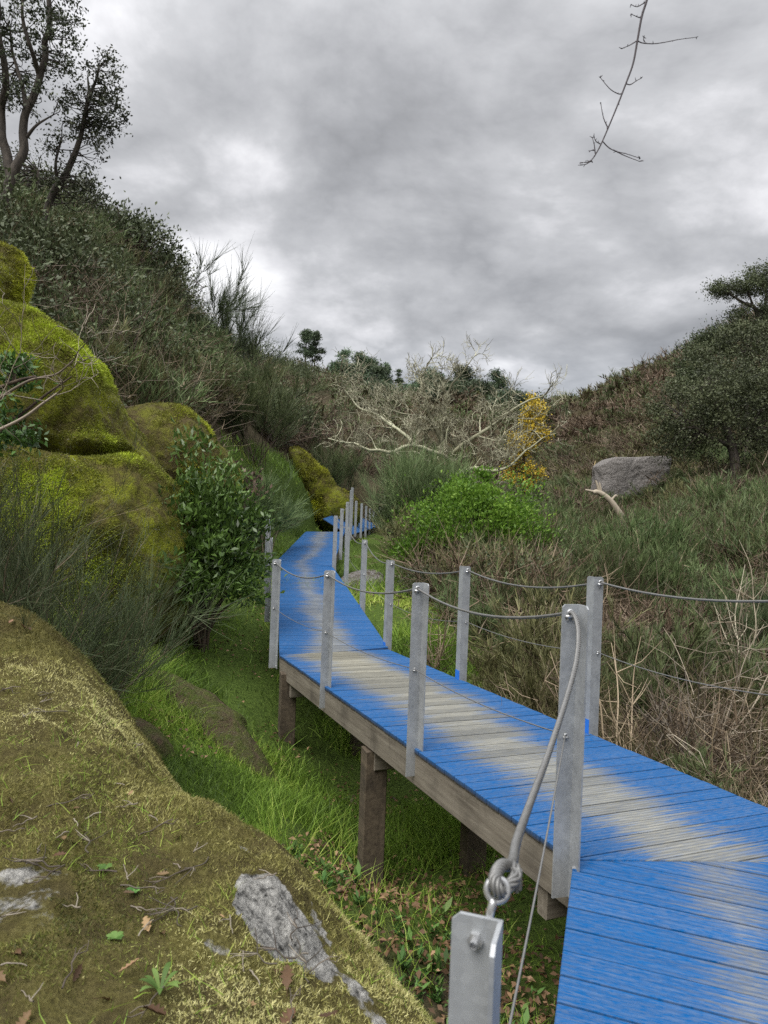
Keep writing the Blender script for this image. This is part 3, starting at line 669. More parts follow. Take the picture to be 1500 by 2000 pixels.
o = fixn(m_.build('eye_bolt', M['bolt'])); o.parent = near; o.matrix_parent_inverse = Matrix.Translation(-Vector(near['wl']))
cN, AN, BN, drN = POSTS['l0']
hx = cN + BN*.040 + np.array([0, 0, -.034])
bolt(near, hx - drN*.001, -drN, .0125, 'nut', .012)
m_ = MB(); th8 = np.arange(24)/24*2*PI; uu_ = BN; vv = np.array([0, 0, 1.])
ring0 = hx - drN*.0005 + .018*(np.cos(th8)[:, None]*uu_ + np.sin(th8)[:, None]*vv); ring1 = ring0 - drN*.002
m_.add(np.concatenate([ring0, ring1]), np.array([[i, (i+1) % 24, 24+(i+1) % 24, 24+i] for i in range(24)])); m_.F.append((np.array([list(range(24, 48))]), 0))
o = fixn(m_.build('washer', M['bolt'], smooth=False)); o.parent = near; o.matrix_parent_inverse = Matrix.Translation(-Vector(near['wl']))
near['label'] = 'nearest galvanised angle post with eye bolt and nut'
lowp = sag_path(LP['l1'] + np.array([0, -.01, -.50]), LP['l0'] + np.array([0, 0, -.50]), .03, 20)
m_ = MB(); V, F = tube(lowp, .0032, 8); m_.add(V, F); part_of(m_.build('lower_cable', M['cable']), RAIL_L)

# ------------------------------------------------------------------ foreground boulder (a mossy dome seen from above)
FB = np.array([P(*a) for a in [(0, 1178, 3.9), (60, 1205, 3.85), (105, 1245, 3.75), (115, 1300, 3.5), (180, 1392, 3.25), (270, 1492, 3.02), (410, 1582, 2.8), (560, 1692, 2.55), (640, 1802, 2.36), (725, 1900, 2.2), (800, 1990, 2.08),
    (0, 1330, 3.2), (100, 1500, 2.65), (0, 1550, 2.4), (0, 1750, 1.95), (0, 2000, 1.55), (250, 1700, 2.25), (250, 2000, 1.6), (400, 1750, 2.18), (500, 2000, 1.68), (430, 1900, 1.88), (600, 1930, 1.98), (680, 2000, 1.88),
    (-400, 1100, 4.0), (-400, 1500, 3.0), (-400, 2000, 1.7), (-900, 1500, 2.2)]])
outp = []
for (px, py, d), (ox, oy), dz in [((0, 1178, 3.9), (.1, .9), 1.0), ((105, 1245, 3.75), (.5, .6), 1.0), ((180, 1392, 3.25), (.55, .55), 1.0), ((270, 1492, 3.02), (.5, .55), .95), ((410, 1582, 2.8), (.5, .55), .9), ((560, 1692, 2.55), (.5, .5), .85), ((640, 1802, 2.36), (.5, .4), .8), ((725, 1900, 2.2), (.5, .3), .75), ((800, 1990, 2.08), (.5, .2), .7)]:
    a = P(px, py, d); outp.append(a + np.array([ox, oy, -dz]))
    outp.append(a + np.array([ox*.5, oy*.5, -dz*.40]))
extra = np.array([[-.6, .7, -1.25], [0, .9, -1.5], [.45, 1.3, -1.9], [.3, .3, -2.2], [-.5, 0, -1.6], [-1.5, .3, -1.1], [-2.6, .5, -.7], [-2.8, 2.0, -.35], [-3.2, 4.5, -1.4], [-2.2, 5.0, -1.6], [-.3, -.8, -2.4], [-3, -.8, -1.7]])
FC = np.concatenate([FB, np.array(outp), extra])
def tps(Ctl, lam):
    n = len(Ctl); d = np.linalg.norm(Ctl[:, None, :2]-Ctl[None, :, :2], axis=-1); K = np.where(d > 0, d*d*np.log(d+1e-9), 0) + np.eye(n)*lam
    Pm = np.c_[np.ones(n), Ctl[:, :2]]; A_ = np.zeros((n+3, n+3)); A_[:n, :n] = K; A_[:n, n:] = Pm; A_[n:, :n] = Pm.T
    W_ = np.linalg.solve(A_, np.concatenate([Ctl[:, 2], [0, 0, 0]]))
    def f(x, y):
        x = np.ravel(x); y = np.ravel(y); o_ = np.empty(len(x))
        for i in range(0, len(x), 20000):
            q_ = np.c_[x[i:i+20000], y[i:i+20000]]; dd = np.linalg.norm(q_[:, None]-Ctl[None, :, :2], axis=-1)
            o_[i:i+20000] = np.where(dd > 0, dd*dd*np.log(dd+1e-9), 0)@W_[:n] + W_[n] + q_@W_[n+1:]
        return o_
    return f
_ft = tps(FC, .015)
def fz(x, y):
    z = _ft(x, y); Q = np.stack([np.ravel(x), np.ravel(y), 0*np.ravel(x)], -1)
    return z + fbm(Q*2.2, 4, 31)*.035 + fbm(Q*9, 3, 33)*.018 + fbm(Q*22, 2, 35)*.007
xs = np.arange(-3.4, 1.3, .018); ys = np.arange(-.9, 5.2, .018)
XX, YY = np.meshgrid(xs, ys, indexing='ij'); ZZ = fz(XX, YY).reshape(XX.shape); GZZ = hz(XX, YY)
bare = np.full(XX.shape, .12)
Q = np.stack([XX.ravel(), YY.ravel(), 0*XX.ravel()], -1); wob = fbm(Q*3.5, 4, 41).reshape(XX.shape)
def patch(px, py, d, ax_, ay_, ang, amt=.75):
    global bare
    c = P(px, py, d); ca, sa = math.cos(ang), math.sin(ang); dx, dy = XX-c[0], YY-c[1]
    q_ = np.sqrt(((dx*ca+dy*sa)/ax_)**2 + ((-dx*sa+dy*ca)/ay_)**2) + wob*.45
    bare = np.maximum(bare, amt*np.clip((1.25-q_)/.35, 0, 1)+.0)
PATCH = [(528, 1785, 2.24, .20, .135, -.95, .8), (600, 1850, 2.16, .10, .08, -.9, .7), (715, 1935, 2.1, .15, .035, -.75, .62), (20, 1720, 2.02, .16, .16, 0, .55), (490, 1690, 2.52, .10, .04, -.6, .6), (620, 1780, 2.38, .12, .03, -.9, .6), (420, 1850, 1.98, .06, .05, 0, .5), (40, 1780, 1.9, .1, .1, 0, .5)]
for a in PATCH: patch(*a)
ok = ZZ > GZZ - .25
idx = np.arange(XX.size).reshape(XX.shape)
Fq = np.stack([idx[:-1, :-1], idx[1:, :-1], idx[1:, 1:], idx[:-1, 1:]], -1).reshape(-1, 4)
okf = ok.ravel()[Fq].any(1); Fq = Fq[okf]
used = np.unique(Fq); re = -np.ones(XX.size, int); re[used] = np.arange(len(used))
zq = ZZ - np.clip((bare-.45)/.3, 0, 1)*(.02 - .012*np.abs(fbm(Q*24, 3, 51)).reshape(XX.shape))
mb = MB(); mb.add(np.stack([XX, YY, zq], -1).reshape(-1, 3)[used], re[Fq], 0, bare.ravel()[used])
fore = mb.build('boulder', M['rock_fore'])
tag(fore, 'wide low foreground boulder carpeted in olive moss with bare grey granite patches', 'boulder')
def bare_at(x, y):
    i = np.clip(np.round((x-xs[0])/.018).astype(int), 0, len(xs)-1); j = np.clip(np.round((y-ys[0])/.018).astype(int), 0, len(ys)-1); return bare[i, j]

# camera-frustum test for world points (only what the photo can show is planted densely)
def proj(Q):
    X, Y, Z = Q[:, 0], Q[:, 1], Q[:, 2]; Y = np.maximum(Y, .01)
    xc = (X*CR + Z*SR)/Y; yc = (-X*SR + Z*CR)/Y
    return CX + FPX*xc, CY - FPX*yc
# moss: tufts standing on the boulder
n = 400000
x = rs.uniform(-2.9, .7, n); y = 1.2 + (rs.rand(n)**1.35)*2.9
keep = (bare_at(x, y) < .42); x, y = x[keep], y[keep]; z = fz(x, y); g = hz(x, y)
px, py = proj(np.c_[x, y, z]); keep = (z > g+.02) & (px > -150) & (px < 1150) & (py < 2150) & (py > 1100); x, y, z = x[keep], y[keep], z[keep]
pn = fbm(np.c_[x*3, y*3, 0*x], 4, 61); dens = pn + rs.normal(size=len(x))*.25 > -.65
x, y, z, pn = x[dens], y[dens], z[dens], pn[dens]
n = len(x); D = unit(np.c_[rs.normal(size=n)*1.0, rs.normal(size=n)*1.0, np.ones(n)])
V, F, ii = strips(np.c_[x, y, z-.002], D, rs.uniform(.006, .014, n)*(1+.5*np.clip(pn, -.5, 1)), .0030, rs.normal(size=(n, 3))*.3, 1, .25)
tn = np.clip(.42 + .55*fbm(np.c_[x*2.2, y*2.2, 0*x], 3, 71) + rs.normal(size=n)*.2, 0, 1)
gsel = (fbm(np.c_[x*2.6, y*2.6, 0*x], 3, 73) + .35*np.clip((2.3-y)/1.0, -1, 1) + rs.normal(size=n)*.25) > .22; Fg = np.repeat(gsel, 1); mb = MB(); mb.add(V, F[~Fg], 0, tn[ii]); mb.F.append((F[Fg], 1)); mo = mb.build('moss', [M['moss'], M['moss_green']]); tag(mo, 'olive and brown moss carpet on the foreground boulder', 'moss', kind='stuff')

# ------------------------------------------------------------------ other boulders: smooth unions of ellipsoids, seen as star shapes
def sphere_dirs(n):
    bm = bmesh.new(); bmesh.ops.create_icosphere(bm, subdivisions=n, radius=1)
    V = np.array([v.co for v in bm.verts]); F = np.array([[v.index for v in f.verts] for f in bm.faces]); bm.free(); return V, F
_SPH = {}
def boulder(label, center, ells, mat, sub=6, rough=.06, rsc=1.2, k=14, bare_f=None, group=None, name='boulder', crack=None):
    if sub not in _SPH: _SPH[sub] = sphere_dirs(sub)
    Dv, F = _SPH[sub]; c = np.array(center); rr_ = []
    for (ec, er, pw) in ells:
        ca_, sa_ = (math.cos(pw), math.sin(pw)) if pw != 2 else (1, 0); Ry = np.array([[ca_, 0, sa_], [0, 1, 0], [-sa_, 0, ca_]]); o_ = ((c - np.array(ec))@Ry)/er; d_ = (Dv@Ry)/er
        a = (d_**2).sum(1); b_ = (o_*d_).sum(1); cc = (o_**2).sum() - 1; disc = b_*b_ - a*cc
        t = np.where(disc > 0, (-b_ + np.sqrt(np.maximum(disc, 0)))/a, 0); rr_.append(np.maximum(t, .02))
    R_ = np.log(sum(np.exp(k*r_) for r_ in rr_))/k
    V = c + Dv*R_[:, None]
    V = V + Dv*(fbm(V*rsc, 5, 77, .5)*rough*2)[:, None]
    if crack is not None: V = crack(V, Dv)
    m_ = MB(); t = np.full(len(V), .2) if bare_f is None else bare_f(V); m_.add(V - c, F, 0, t)
    o_ = m_.build(name, M[mat]); o_.location = c; tag(o_, label, 'boulder', group); return o_
E = lambda px, py, d, rx, ry, rz: (P(px, py, d), np.array([rx, ry, rz]), 2)
def big_crack(V, Dv):
    # an undercut seam across the front, under the upper bulge
    s_ = P(150, 852, 8)[2]; ww = np.exp(-((V[:, 2] - s_ - .12*np.sin(V[:, 0]*2.3) )/.055)**2)*(V[:, 1] < 8.9)*np.clip((V[:, 0]+4.6)/.3, 0, 1)*np.clip((-2.95-V[:, 0])/.4, 0, 1)
    return V - Dv*(ww*.45)[:, None]
boulder('huge rounded boulder with vivid yellow green moss and a dark crack across its front', P(60, 980, 8.9),
        [E(-40, 815, 8.9, 1.72, 1.5, 1.42), E(165, 985, 9.2, .98, 1.2, 1.28), E(105, 1085, 8.6, 1.62, 1.35, 1.5), E(60, 980, 8.9, 1.0, 1.0, 1.6)], 'rock_moss', 7, .07, 1.1, 11, crack=big_crack)
boulder('rounded mossy boulder just behind and right of the huge yellow mossed one', P(330, 930, 11.2), [E(330, 930, 11.2, .86, 1.0, 1.1), E(270, 960, 11.0, .8, 1, 1.2), E(385, 985, 11.3, .62, .8, .95)], 'rock_olive', 6, .05, 1.3)
boulder('boulder with yellow moss perched at the upper left edge, above the huge one', P(-45, 545, 9.6), [E(-45, 545, 9.6, .62, .6, .62), E(-80, 600, 9.4, .7, .6, .7)], 'rock_moss', 6, .06, 1.4)
boulder('sloping bank of mossy rock with a dark shaded face beyond the boardwalk crest', P(600, 985, 27), [E(548, 990, 27, 1.7, 1.4, 1.35), (P(618, 948, 27.5), np.array([.62, 1.3, 1.75]), -.62), (P(655, 1000, 27), np.array([.75, 1.0, .8]), -.6)], 'rock_moss', 6, .12, .7, 4)
boulder('small yellow mossed boulder behind the far railing posts', P(715, 1000, 40), [E(712, 1000, 40, 1.2, 1, 1.0), E(690, 1000, 40, .9, 1, .95)], 'rock_moss', 5, .1, .9)
# granite block on the right slope
def gran_bare(V): return np.clip(.95 - np.clip((V[:, 2]-P(1230, 893, 30)[2])*1.6, 0, .5), 0, 1)
def block(V, Dv): return V
gb = P(1232, 935, 30)
boulder('grey granite block with a moss topped slanting edge on the right hillside', gb, [E(1205, 938, 30, .95, .9, 1.05), E(1255, 925, 30.2, .95, .9, 1.05), E(1230, 930, 30.1, 1.25, .9, .95)], 'granite', 6, .06, 1.0, 9, bare_f=gran_bare)
# superquadric squareness for the block
o_ = [x for x in COL.objects if x.name.startswith('boulder')][-1]
co = np.empty(len(o_.data.vertices)*3); o_.data.vertices.foreach_get('co', co); co = co.reshape(-1, 3); mxa = np.array([1.36, .95, 1.02])
q_ = co/mxa; nq = np.linalg.norm(q_, axis=1, keepdims=True); inf = (np.abs(q_)**5).sum(1, keepdims=True)**.2; co = co*(nq/np.maximum(inf, 1e-6))**.85
co[:, 2] += co[:, 0]*.06 - .0
co[:, 2] = np.minimum(co[:, 2], .80 + .05*co[:, 0] - .55*np.clip(-co[:, 0]-.95, 0, 1) + (co[:, 2]*.08))
o_.data.vertices.foreach_set('co', co.ravel()); o_.data.update()
def boulder_moss(o_, n, ln, label, mat, seed):
    me = o_.data; V = np.empty(len(me.vertices)*3); me.vertices.foreach_get('co', V); V = V.reshape(-1, 3) + np.array(o_.location); F = np.empty(len(me.polygons)*3, int); me.polygons.foreach_get('vertices', F); F = F.reshape(-1, 3)
    a, b, c = V[F[:, 0]], V[F[:, 1]], V[F[:, 2]]; nr = np.cross(b-a, c-a); ar = np.linalg.norm(nr, axis=1); nr = nr/ar[:, None]; ctr = (a+b+c)/3; px, py = proj(ctr)
    w_ = ar*((nr*ctr).sum(1) < .1*np.linalg.norm(ctr, axis=1))*(px > -120)*(ctr[:, 2] > hz(ctr[:, 0], ctr[:, 1])-.05); k = rs.choice(len(F), n, p=w_/w_.sum()); u_, v_ = rs.rand(n), rs.rand(n); fl = u_+v_ > 1; u_[fl] = 1-u_[fl]; v_[fl] = 1-v_[fl]
    Q_ = a[k]+(b[k]-a[k])*u_[:, None]+(c[k]-a[k])*v_[:, None]; pn = 1.25*fbm(Q_*1.1, 4, seed) - .12 + .35*fbm(Q_*6, 2, seed+3) + .25*nr[k, 2]; keep = pn + rs.normal(size=n)*.2 > -.25; Q_, k, pn = Q_[keep], k[keep], pn[keep]; n = len(Q_)
    D = unit(nr[k] + rs.normal(size=(n, 3))*.6 + np.array([0, 0, .1])); V_, F_, ii = strips(Q_-nr[k]*.004, D, ln*rs.uniform(.5, 1.3, n)*(1+.6*np.clip(pn, -.5, 1)), ln*.42, rs.normal(size=(n, 3))*.3, 1, .4)
    m_ = MB(); m_.add(V_, F_, 0, np.clip(.42+.62*pn+rs.normal(size=n)*.16, 0, 1)[ii]); tag(m_.build('moss', [M[mat]]), label, 'moss', kind='stuff')
BLD = [x for x in COL.objects if x.name.startswith('boulder')]
boulder_moss(BLD[1], 170000, .021, 'yellow green and brown moss covering the huge boulder', 'moss_bright', 171)
boulder_moss(BLD[2], 60000, .026, 'olive moss covering the rounded boulder behind the huge one', 'moss_bright', 181)
boulder_moss(BLD[3], 30000, .024, 'yellow moss covering the boulder at the upper left edge', 'moss_bright', 191)
boulder_moss(BLD[4], 30000, .06, 'bright moss covering the sloping rock beyond the crest', 'moss_bright', 201)
def low_rock(label, px, py, d, rx, ry, rz, rot, mat='rock_slab', sink=.0):
    c = fill(px, py, d); c[2] -= sink
    o_ = boulder(label, c, [(c, np.array([rx, ry, rz]), 2), (c+np.array([rx*.3, ry*.15, -rz*.2]), np.array([rx*.8, ry*.8, rz*.9]), 2)], mat, 5, .035, 2.4, 16); 
    e_ = .35; nx = hz(np.array([px_ for px_ in (c[0]+e_, c[0]-e_, c[0], c[0])]), np.array([c[1], c[1], c[1]+e_, c[1]-e_])); nv = Vector((-(nx[0]-nx[1])/(2*e_), -(nx[2]-nx[3])/(2*e_), 1)).normalized()
    o_.rotation_euler = (Vector((0, 0, 1)).rotation_difference(nv).to_matrix() @ Matrix.Rotation(rot, 3, 'Z')).to_euler(); return o_
low_rock('long flat rock strewn with dead leaves, showing through the grass left of the piles', 400, 1382, 6.9, 1.0, .34, .24, -.55, sink=.04)
low_rock('small mossy hump of rock rising from the grass beside the foreground boulder', 262, 1450, 5.9, .34, .28, .20, -.5)
low_rock('narrow dark rock ledge with leaf litter between foreground boulder and grass', 400, 1590, 4.25, .52, .22, .28, -.7)
low_rock('pale ribbed rock slab sloping down beside the boardwalk under the right railing', 703, 1118, 14.2, .42, 1.3, .14, -.1, 'granite')

# ------------------------------------------------------------------ grass, litter, herbs under and beside the boardwalk
def scatter(n, fn):
    """n candidates in the wedge the photo can show, thinned by fn(x, y, r)"""
    a = rs.uniform(-.62, .62, n); r = np.exp(rs.uniform(math.log(2.4), math.log(34), n)); x = r*np.sin(a); y = r*np.cos(a)
    k = rs.rand(n) < fn(x, y, r); return x[k], y[k], r[k]
def bw_dist(x, y):
    """signed distance to the left edge line of the boardwalk (negative on the left)"""
    pts = np.array([Lc[0][:2], Lc[1][:2], Lc[2][:2], Lc[3][:2], Lc[4][:2], f3[:2]]); best = np.full(len(x), 1e9); sgn = np.zeros(len(x))
    for a, b in zip(pts[:-1], pts[1:]):
        ab = b-a; t = np.clip(((x-a[0])*ab[0]+(y-a[1])*ab[1])/np.dot(ab, ab), 0, 1); dx, dy = x-a[0]-t*ab[0], y-a[1]-t*ab[1]; d = np.hypot(dx, dy)
        s_ = np.sign(dx*ab[1]-dy*ab[0]); m_ = d < best; best = np.where(m_, d, best); sgn = np.where(m_, s_, sgn)
    return best*sgn
def grass_f(x, y, r):
    s = bw_dist(x, y); pn = fbm(np.c_[x*.8, y*.8, 0*x], 3, 91)
    right = np.where(y > 8, 3.0, 1.9) ; right = np.where(y > 17, 1.5, right)
    f = np.clip((s+np.where(y > 10, 1.9, 3.6))/.8, 0, 1)*np.clip((right-s)/.5, 0, 1)*(y < 26)
    lit = np.clip((4.3-y)/1.4, 0, 1)                   # leaf litter takes over near the big piles
    return f*np.clip(.62 + pn*1.25, .05, 1)*(1-.55*lit)
_gr = np.clip((bw_dist(GX.ravel(), GY.ravel())+np.where(GY.ravel() > 10, 2.1, 3.9))/.9, 0, 1)*np.clip((3.2-bw_dist(GX.ravel(), GY.ravel()))/.9, 0, 1)*(RR.ravel() < 32)*np.clip((GY.ravel()-2.5)/2.5, .3, 1)
ground.data.attributes['tint'].data.foreach_set('value', _gr.astype(np.float32))
x, y, r = scatter(400000, grass_f); z = hz(x, y); fzz = fz(x, y); k = ~((y < 5.2) & (x < 1.2) & (x > -3.3) & (fzz > z)); x, y, z, r = x[k], y[k], z[k], r[k]
n = len(x); pn = fbm(np.c_[x*.7, y*.7, 0*x], 3, 97); hgt = rs.uniform(.07, .22, n)*(1+.6*pn)*np.clip(r/5, .8, 1.3)
D = unit(np.c_[rs.normal(size=n)*.35, rs.normal(size=n)*.35, np.ones(n)])
bend = np.c_[rs.normal(size=(n, 2))*.35, -rs.rand(n)*.3]
V, F, ii = strips(np.c_[x, y, z-.01], D, hgt, .0052*np.clip(r/4.0, 1, 4), bend, 2, .1)
tn = np.clip(.5+.6*fbm(np.c_[x*.6, y*.6, 0*x], 3, 101)+rs.normal(size=n)*.22, 0, 1)
mb = MB(); mb.add(V, F, 0, tn[ii]); tag(mb.build('grass', M['grass']), 'fresh green grass growing under and beside the boardwalk', 'grass', kind='stuff')
print('grass', n)
# leaf litter on the ground
def lit_f(x, y, r):
    s = bw_dist(x, y); pn = fbm(np.c_[x*1.1, y*1.1, 0*x], 3, 111)
    return np.clip(.25+pn*.9 + np.clip((5.5-y)/2, 0, .7), 0, 1)*(np.abs(s-.3) < 3.6)*(y < 20)
x, y, r = scatter(30000, lit_f); z = hz(x, y); n = len(x)
D = unit(np.c_[rs.normal(size=(n, 2)), rs.normal(size=n)*.35]); V, F, ii = leaves(np.c_[x, y, z+.02+rs.rand(n)*.03], D, rs.uniform(.03, .06, n), .55, .2, np.array([0, 0, 1.]))
mb = MB(); mb.add(V, F, 0, rs.rand(n)[ii]); tag(mb.build('leaf_litter', M['deadleaf']), 'brown dead oak leaves littering the ground below the boardwalk', 'leaf litter', kind='stuff')
# broad-leaved herbs
def herb_mesh(nl, ln, seed, up=.6):
    st = rs.uniform(0, 2*PI, nl); D = unit(np.c_[np.cos(st), np.sin(st), rs.uniform(.1, up*2, nl)]); m_ = MB()
    b0 = np.c_[rs.normal(size=(nl, 2))*ln*.25, rs.uniform(0, ln*.9, nl)]
    V, F, ii = leaves(b0, D, rs.uniform(.6, 1.2, nl)*ln, .34, .06, np.array([0, 0, 1.])); m_.add(V, F, 0, rs.rand(nl)[ii])
    V, F, ii = strips(np.c_[b0[:, :2]*.2, 0*b0[:, 2]], b0 + np.array([0, 0, .01]), np.linalg.norm(b0, axis=1)+.01, .004, None, 1, .6); m_.add(V, F, 0, .2)
    return m_.mesh('herb', M['herb'])
herbs = [herb_mesh(14, .06, 0), herb_mesh(18, .08, 1, .9), herb_mesh(10, .10, 2)]
hpos = []
for (cx_, cy_, d, sx, sy, cnt) in [(630, 1680, 4.3, 60, 90, 16), (850, 1900, 3.4, 60, 70, 16), (780, 1780, 4.1, 90, 60, 12), (1010, 1880, 3.3, 60, 80, 8), (700, 1560, 5.2, 70, 40, 6), (760, 1880, 3.5, 60, 60, 6)]:
    for _ in range(cnt): hpos.append((cx_+rs.normal()*sx*.6, cy_+rs.normal()*sy*.6, d+rs.normal()*.25))
for i, (a, b_, d) in enumerate(hpos):
    p = fill(a, b_, d); o_ = bpy.data.objects.new('herb_plant', herbs[i % 3]); COL.objects.link(o_); o_.location = p; o_.rotation_euler = (0, 0, rs.rand()*6.3); s_ = rs.uniform(.5, 1.0); o_.scale = (s_, s_, s_)
    tag(o_, 'broad leaved green herb in the leaf litter below the boardwalk', 'herb', 'broad leaved herbs below the boardwalk')

# ------------------------------------------------------------------ things lying and growing on the foreground boulder
def on_fore(px, py):
    for d in np.arange(1.3, 4.2, .012):
        p = P(px, py, d); z = fz(np.array([p[0]]), np.array([p[1]]))[0]
        if p[2] < z: return np.array([p[0], p[1], z])
    return None
def oak_leaf(ln):
    xs_ = np.linspace(0, 1, 15); lob = .17*np.sin(xs_*PI)**.7*(1+.42*np.cos(xs_*PI*9)) + .012
    curl = .12*np.sin(xs_*4+rs.rand()*6); cu = rs.uniform(.2, 1.0)
    V = []; 
    for x_, l_, c_ in zip(xs_, lob, curl): V += [(x_, -l_, c_*.5 + l_*cu), (x_, 0, c_*.5), (x_, l_, c_*.5 + l_*cu*.6)]
    V = np.array(V)*ln; F = []
    for i in range(14): b_ = i*3; F += [[b_, b_+3, b_+4, b_+1], [b_+1, b_+4, b_+5, b_+2]]
    m_ = MB(); m_.add(V, F, 0, rs.rand()); V, F = tube([(-.22*ln, 0, .0), (0, 0, 0)], .012*ln, 4); m_.add(V, F, 0, .2); return m_.mesh('dead_leaf', M['deadleaf'])
LEAF = [oak_leaf(.075) for _ in range(5)]
for i, (px, py, s_) in enumerate([(150, 1655, 1.2), (100, 1690, 1.0), (125, 1645, .8), (290, 1830, 1.1), (320, 1838, .8), (545, 1905, 1.3), (560, 1950, 1.6), (575, 1985, 1.4), (230, 1912, 1.0), (280, 1990, 1.5), (335, 1650, .8), (155, 1590, .6), (40, 1225, 1.0), (25, 1215, .8), (55, 1235, .9), (160, 1895, .8), (40, 1880, .9), (10, 1930, .9), (500, 1975, 1.0), (660, 1985, .8), (100, 1790, .8), (75, 1450, .6), (330, 1720, .7), (430, 1800, .6), (240, 1760, .6), (620, 1995, .9), (190, 1965, 1.0), (60, 1990, 1.0), (250, 1560, .5), (15, 1570, .6)]):
    p = on_fore(px, py)
    if p is None: continue
    o_ = bpy.data.objects.new('dead_leaf', LEAF[i % 5]); COL.objects.link(o_); o_.location = p + np.array([0, 0, .014]); o_.rotation_euler = (rs.normal()*.35, rs.normal()*.35, rs.rand()*6.3); o_.scale = (s_*.72,)*3
    tag(o_, 'curled brown dead oak leaf lying on the moss of the foreground boulder', 'dead leaf', 'dead leaves on the foreground boulder')
def twig_mesh(ln, kids):
    m_ = MB(); p0 = np.array([[t*ln, rs.normal()*ln*.03, abs(rs.normal())*.006] for t in np.linspace(-.5, .5, 6)]); V, F = tube(smooth_path(p0, 3), np.linspace(.0026, .0012, 16), 5); m_.add(V, F, 0, rs.rand())
    for _ in range(kids):
        a = p0[rs.randint(1, 5)]; e = a + np.array([rs.uniform(.2, .4)*ln, rs.normal()*ln*.3, .01]); V, F = tube([a, (a+e)/2+rs.normal(size=3)*.005, e], [.002, .0016, .001], 4); m_.add(V, F, 0, rs.rand())
    return m_.mesh('twig', M['twig'])
TW = [twig_mesh(.08, 1), twig_mesh(.14, 2), twig_mesh(.06, 0), twig_mesh(.17, 3)]
for i in range(62):
    px, py = (rs.uniform(0, 620), rs.uniform(1350, 1990))
    if i < 8: px, py = 70+rs.normal()*60, 1640+rs.normal()*40
    elif i < 14: px, py = 350+rs.normal()*30, 1690+rs.normal()*50
    p = on_fore(px, py)
    if p is None: continue
    o_ = bpy.data.objects.new('twig', TW[i % 4]); COL.objects.link(o_); o_.location = p + np.array([0, 0, .012]); o_.rotation_euler = (rs.normal()*.12, rs.normal()*.12, rs.rand()*6.3)
    tag(o_, 'thin grey dry twig lying on the moss of the foreground boulder', 'twig', 'twigs on the foreground boulder')
def rosette(nl, ln, wid, upw, mat):
    m_ = MB(); th_ = np.linspace(0, 2*PI, nl, endpoint=False)+rs.normal(size=nl)*.2
    for t in th_:
        q_ = []; L_ = ln*rs.uniform(.7, 1.1); 
        for s in np.linspace(0, 1, 6): q_.append(np.array([math.cos(t)*s*L_, math.sin(t)*s*L_, upw*L_*math.sin(s*1.9)]))
        q_ = np.array(q_); sd = np.array([-math.sin(t), math.cos(t), 0]); w_ = wid*np.array([.25, .5, .8, 1, .75, .05])*L_
        V = np.stack([q_-sd*w_[:, None]+np.array([0, 0, .15])*w_[:, None], q_, q_+sd*w_[:, None]+np.array([0, 0, .15])*w_[:, None]], 1).reshape(-1, 3); F = []
        for i in range(5): b_ = i*3; F += [[b_, b_+3, b_+4, b_+1], [b_+1, b_+4, b_+5, b_+2]]
        m_.add(V, F, 0, rs.uniform(.4, 1))
    return m_
for (px, py, kind, lab) in [(312, 1950, 0, 'rosette of long pale green leaves at the bottom of the foreground boulder'), (205, 1702, 1, 'light green round leaved seedling on moss beside brown leaves'), (262, 1748, 1, 'light green seedling pair of round leaves near the middle of the foreground moss'), (225, 1840, 1, 'small round leaved green seedling low on the foreground boulder with grass blades')]:
    p = on_fore(px, py); m_ = rosette(9, .06, .12, .6, 0) if kind == 0 else rosette(6, .024, .36, .3, 0)
    o_ = m_.build('seedling' if kind else 'rosette_plant', M['herb']); o_.location = p + np.array([0, 0, .008]); tag(o_, lab, 'plant')
# sparse grass blades on the boulder
n = 2600; x = rs.uniform(-2, .4, n); y = rs.uniform(1.3, 3.4, n); z = fz(x, y); pn = fbm(np.c_[x*2.5, y*2.5, 0*x], 3, 121); k = (pn > .12) & (bare_at(x, y) < .4) & (z > hz(x, y)); x, y, z = x[k], y[k], z[k]; n = len(x)
V, F, ii = strips(np.c_[x, y, z], unit(np.c_[rs.normal(size=(n, 2))*.7, np.ones(n)]), rs.uniform(.03, .075, n), .0028, np.c_[rs.normal(size=(n, 2))*.4, -.3*rs.rand(n)], 2, .1)
mb = MB(); mb.add(V, F, 0, rs.uniform(.3, 1, n)[ii]); tag(mb.build('grass', M['grass']), 'sparse grass blades growing through the moss of the foreground boulder', 'grass', kind='stuff')

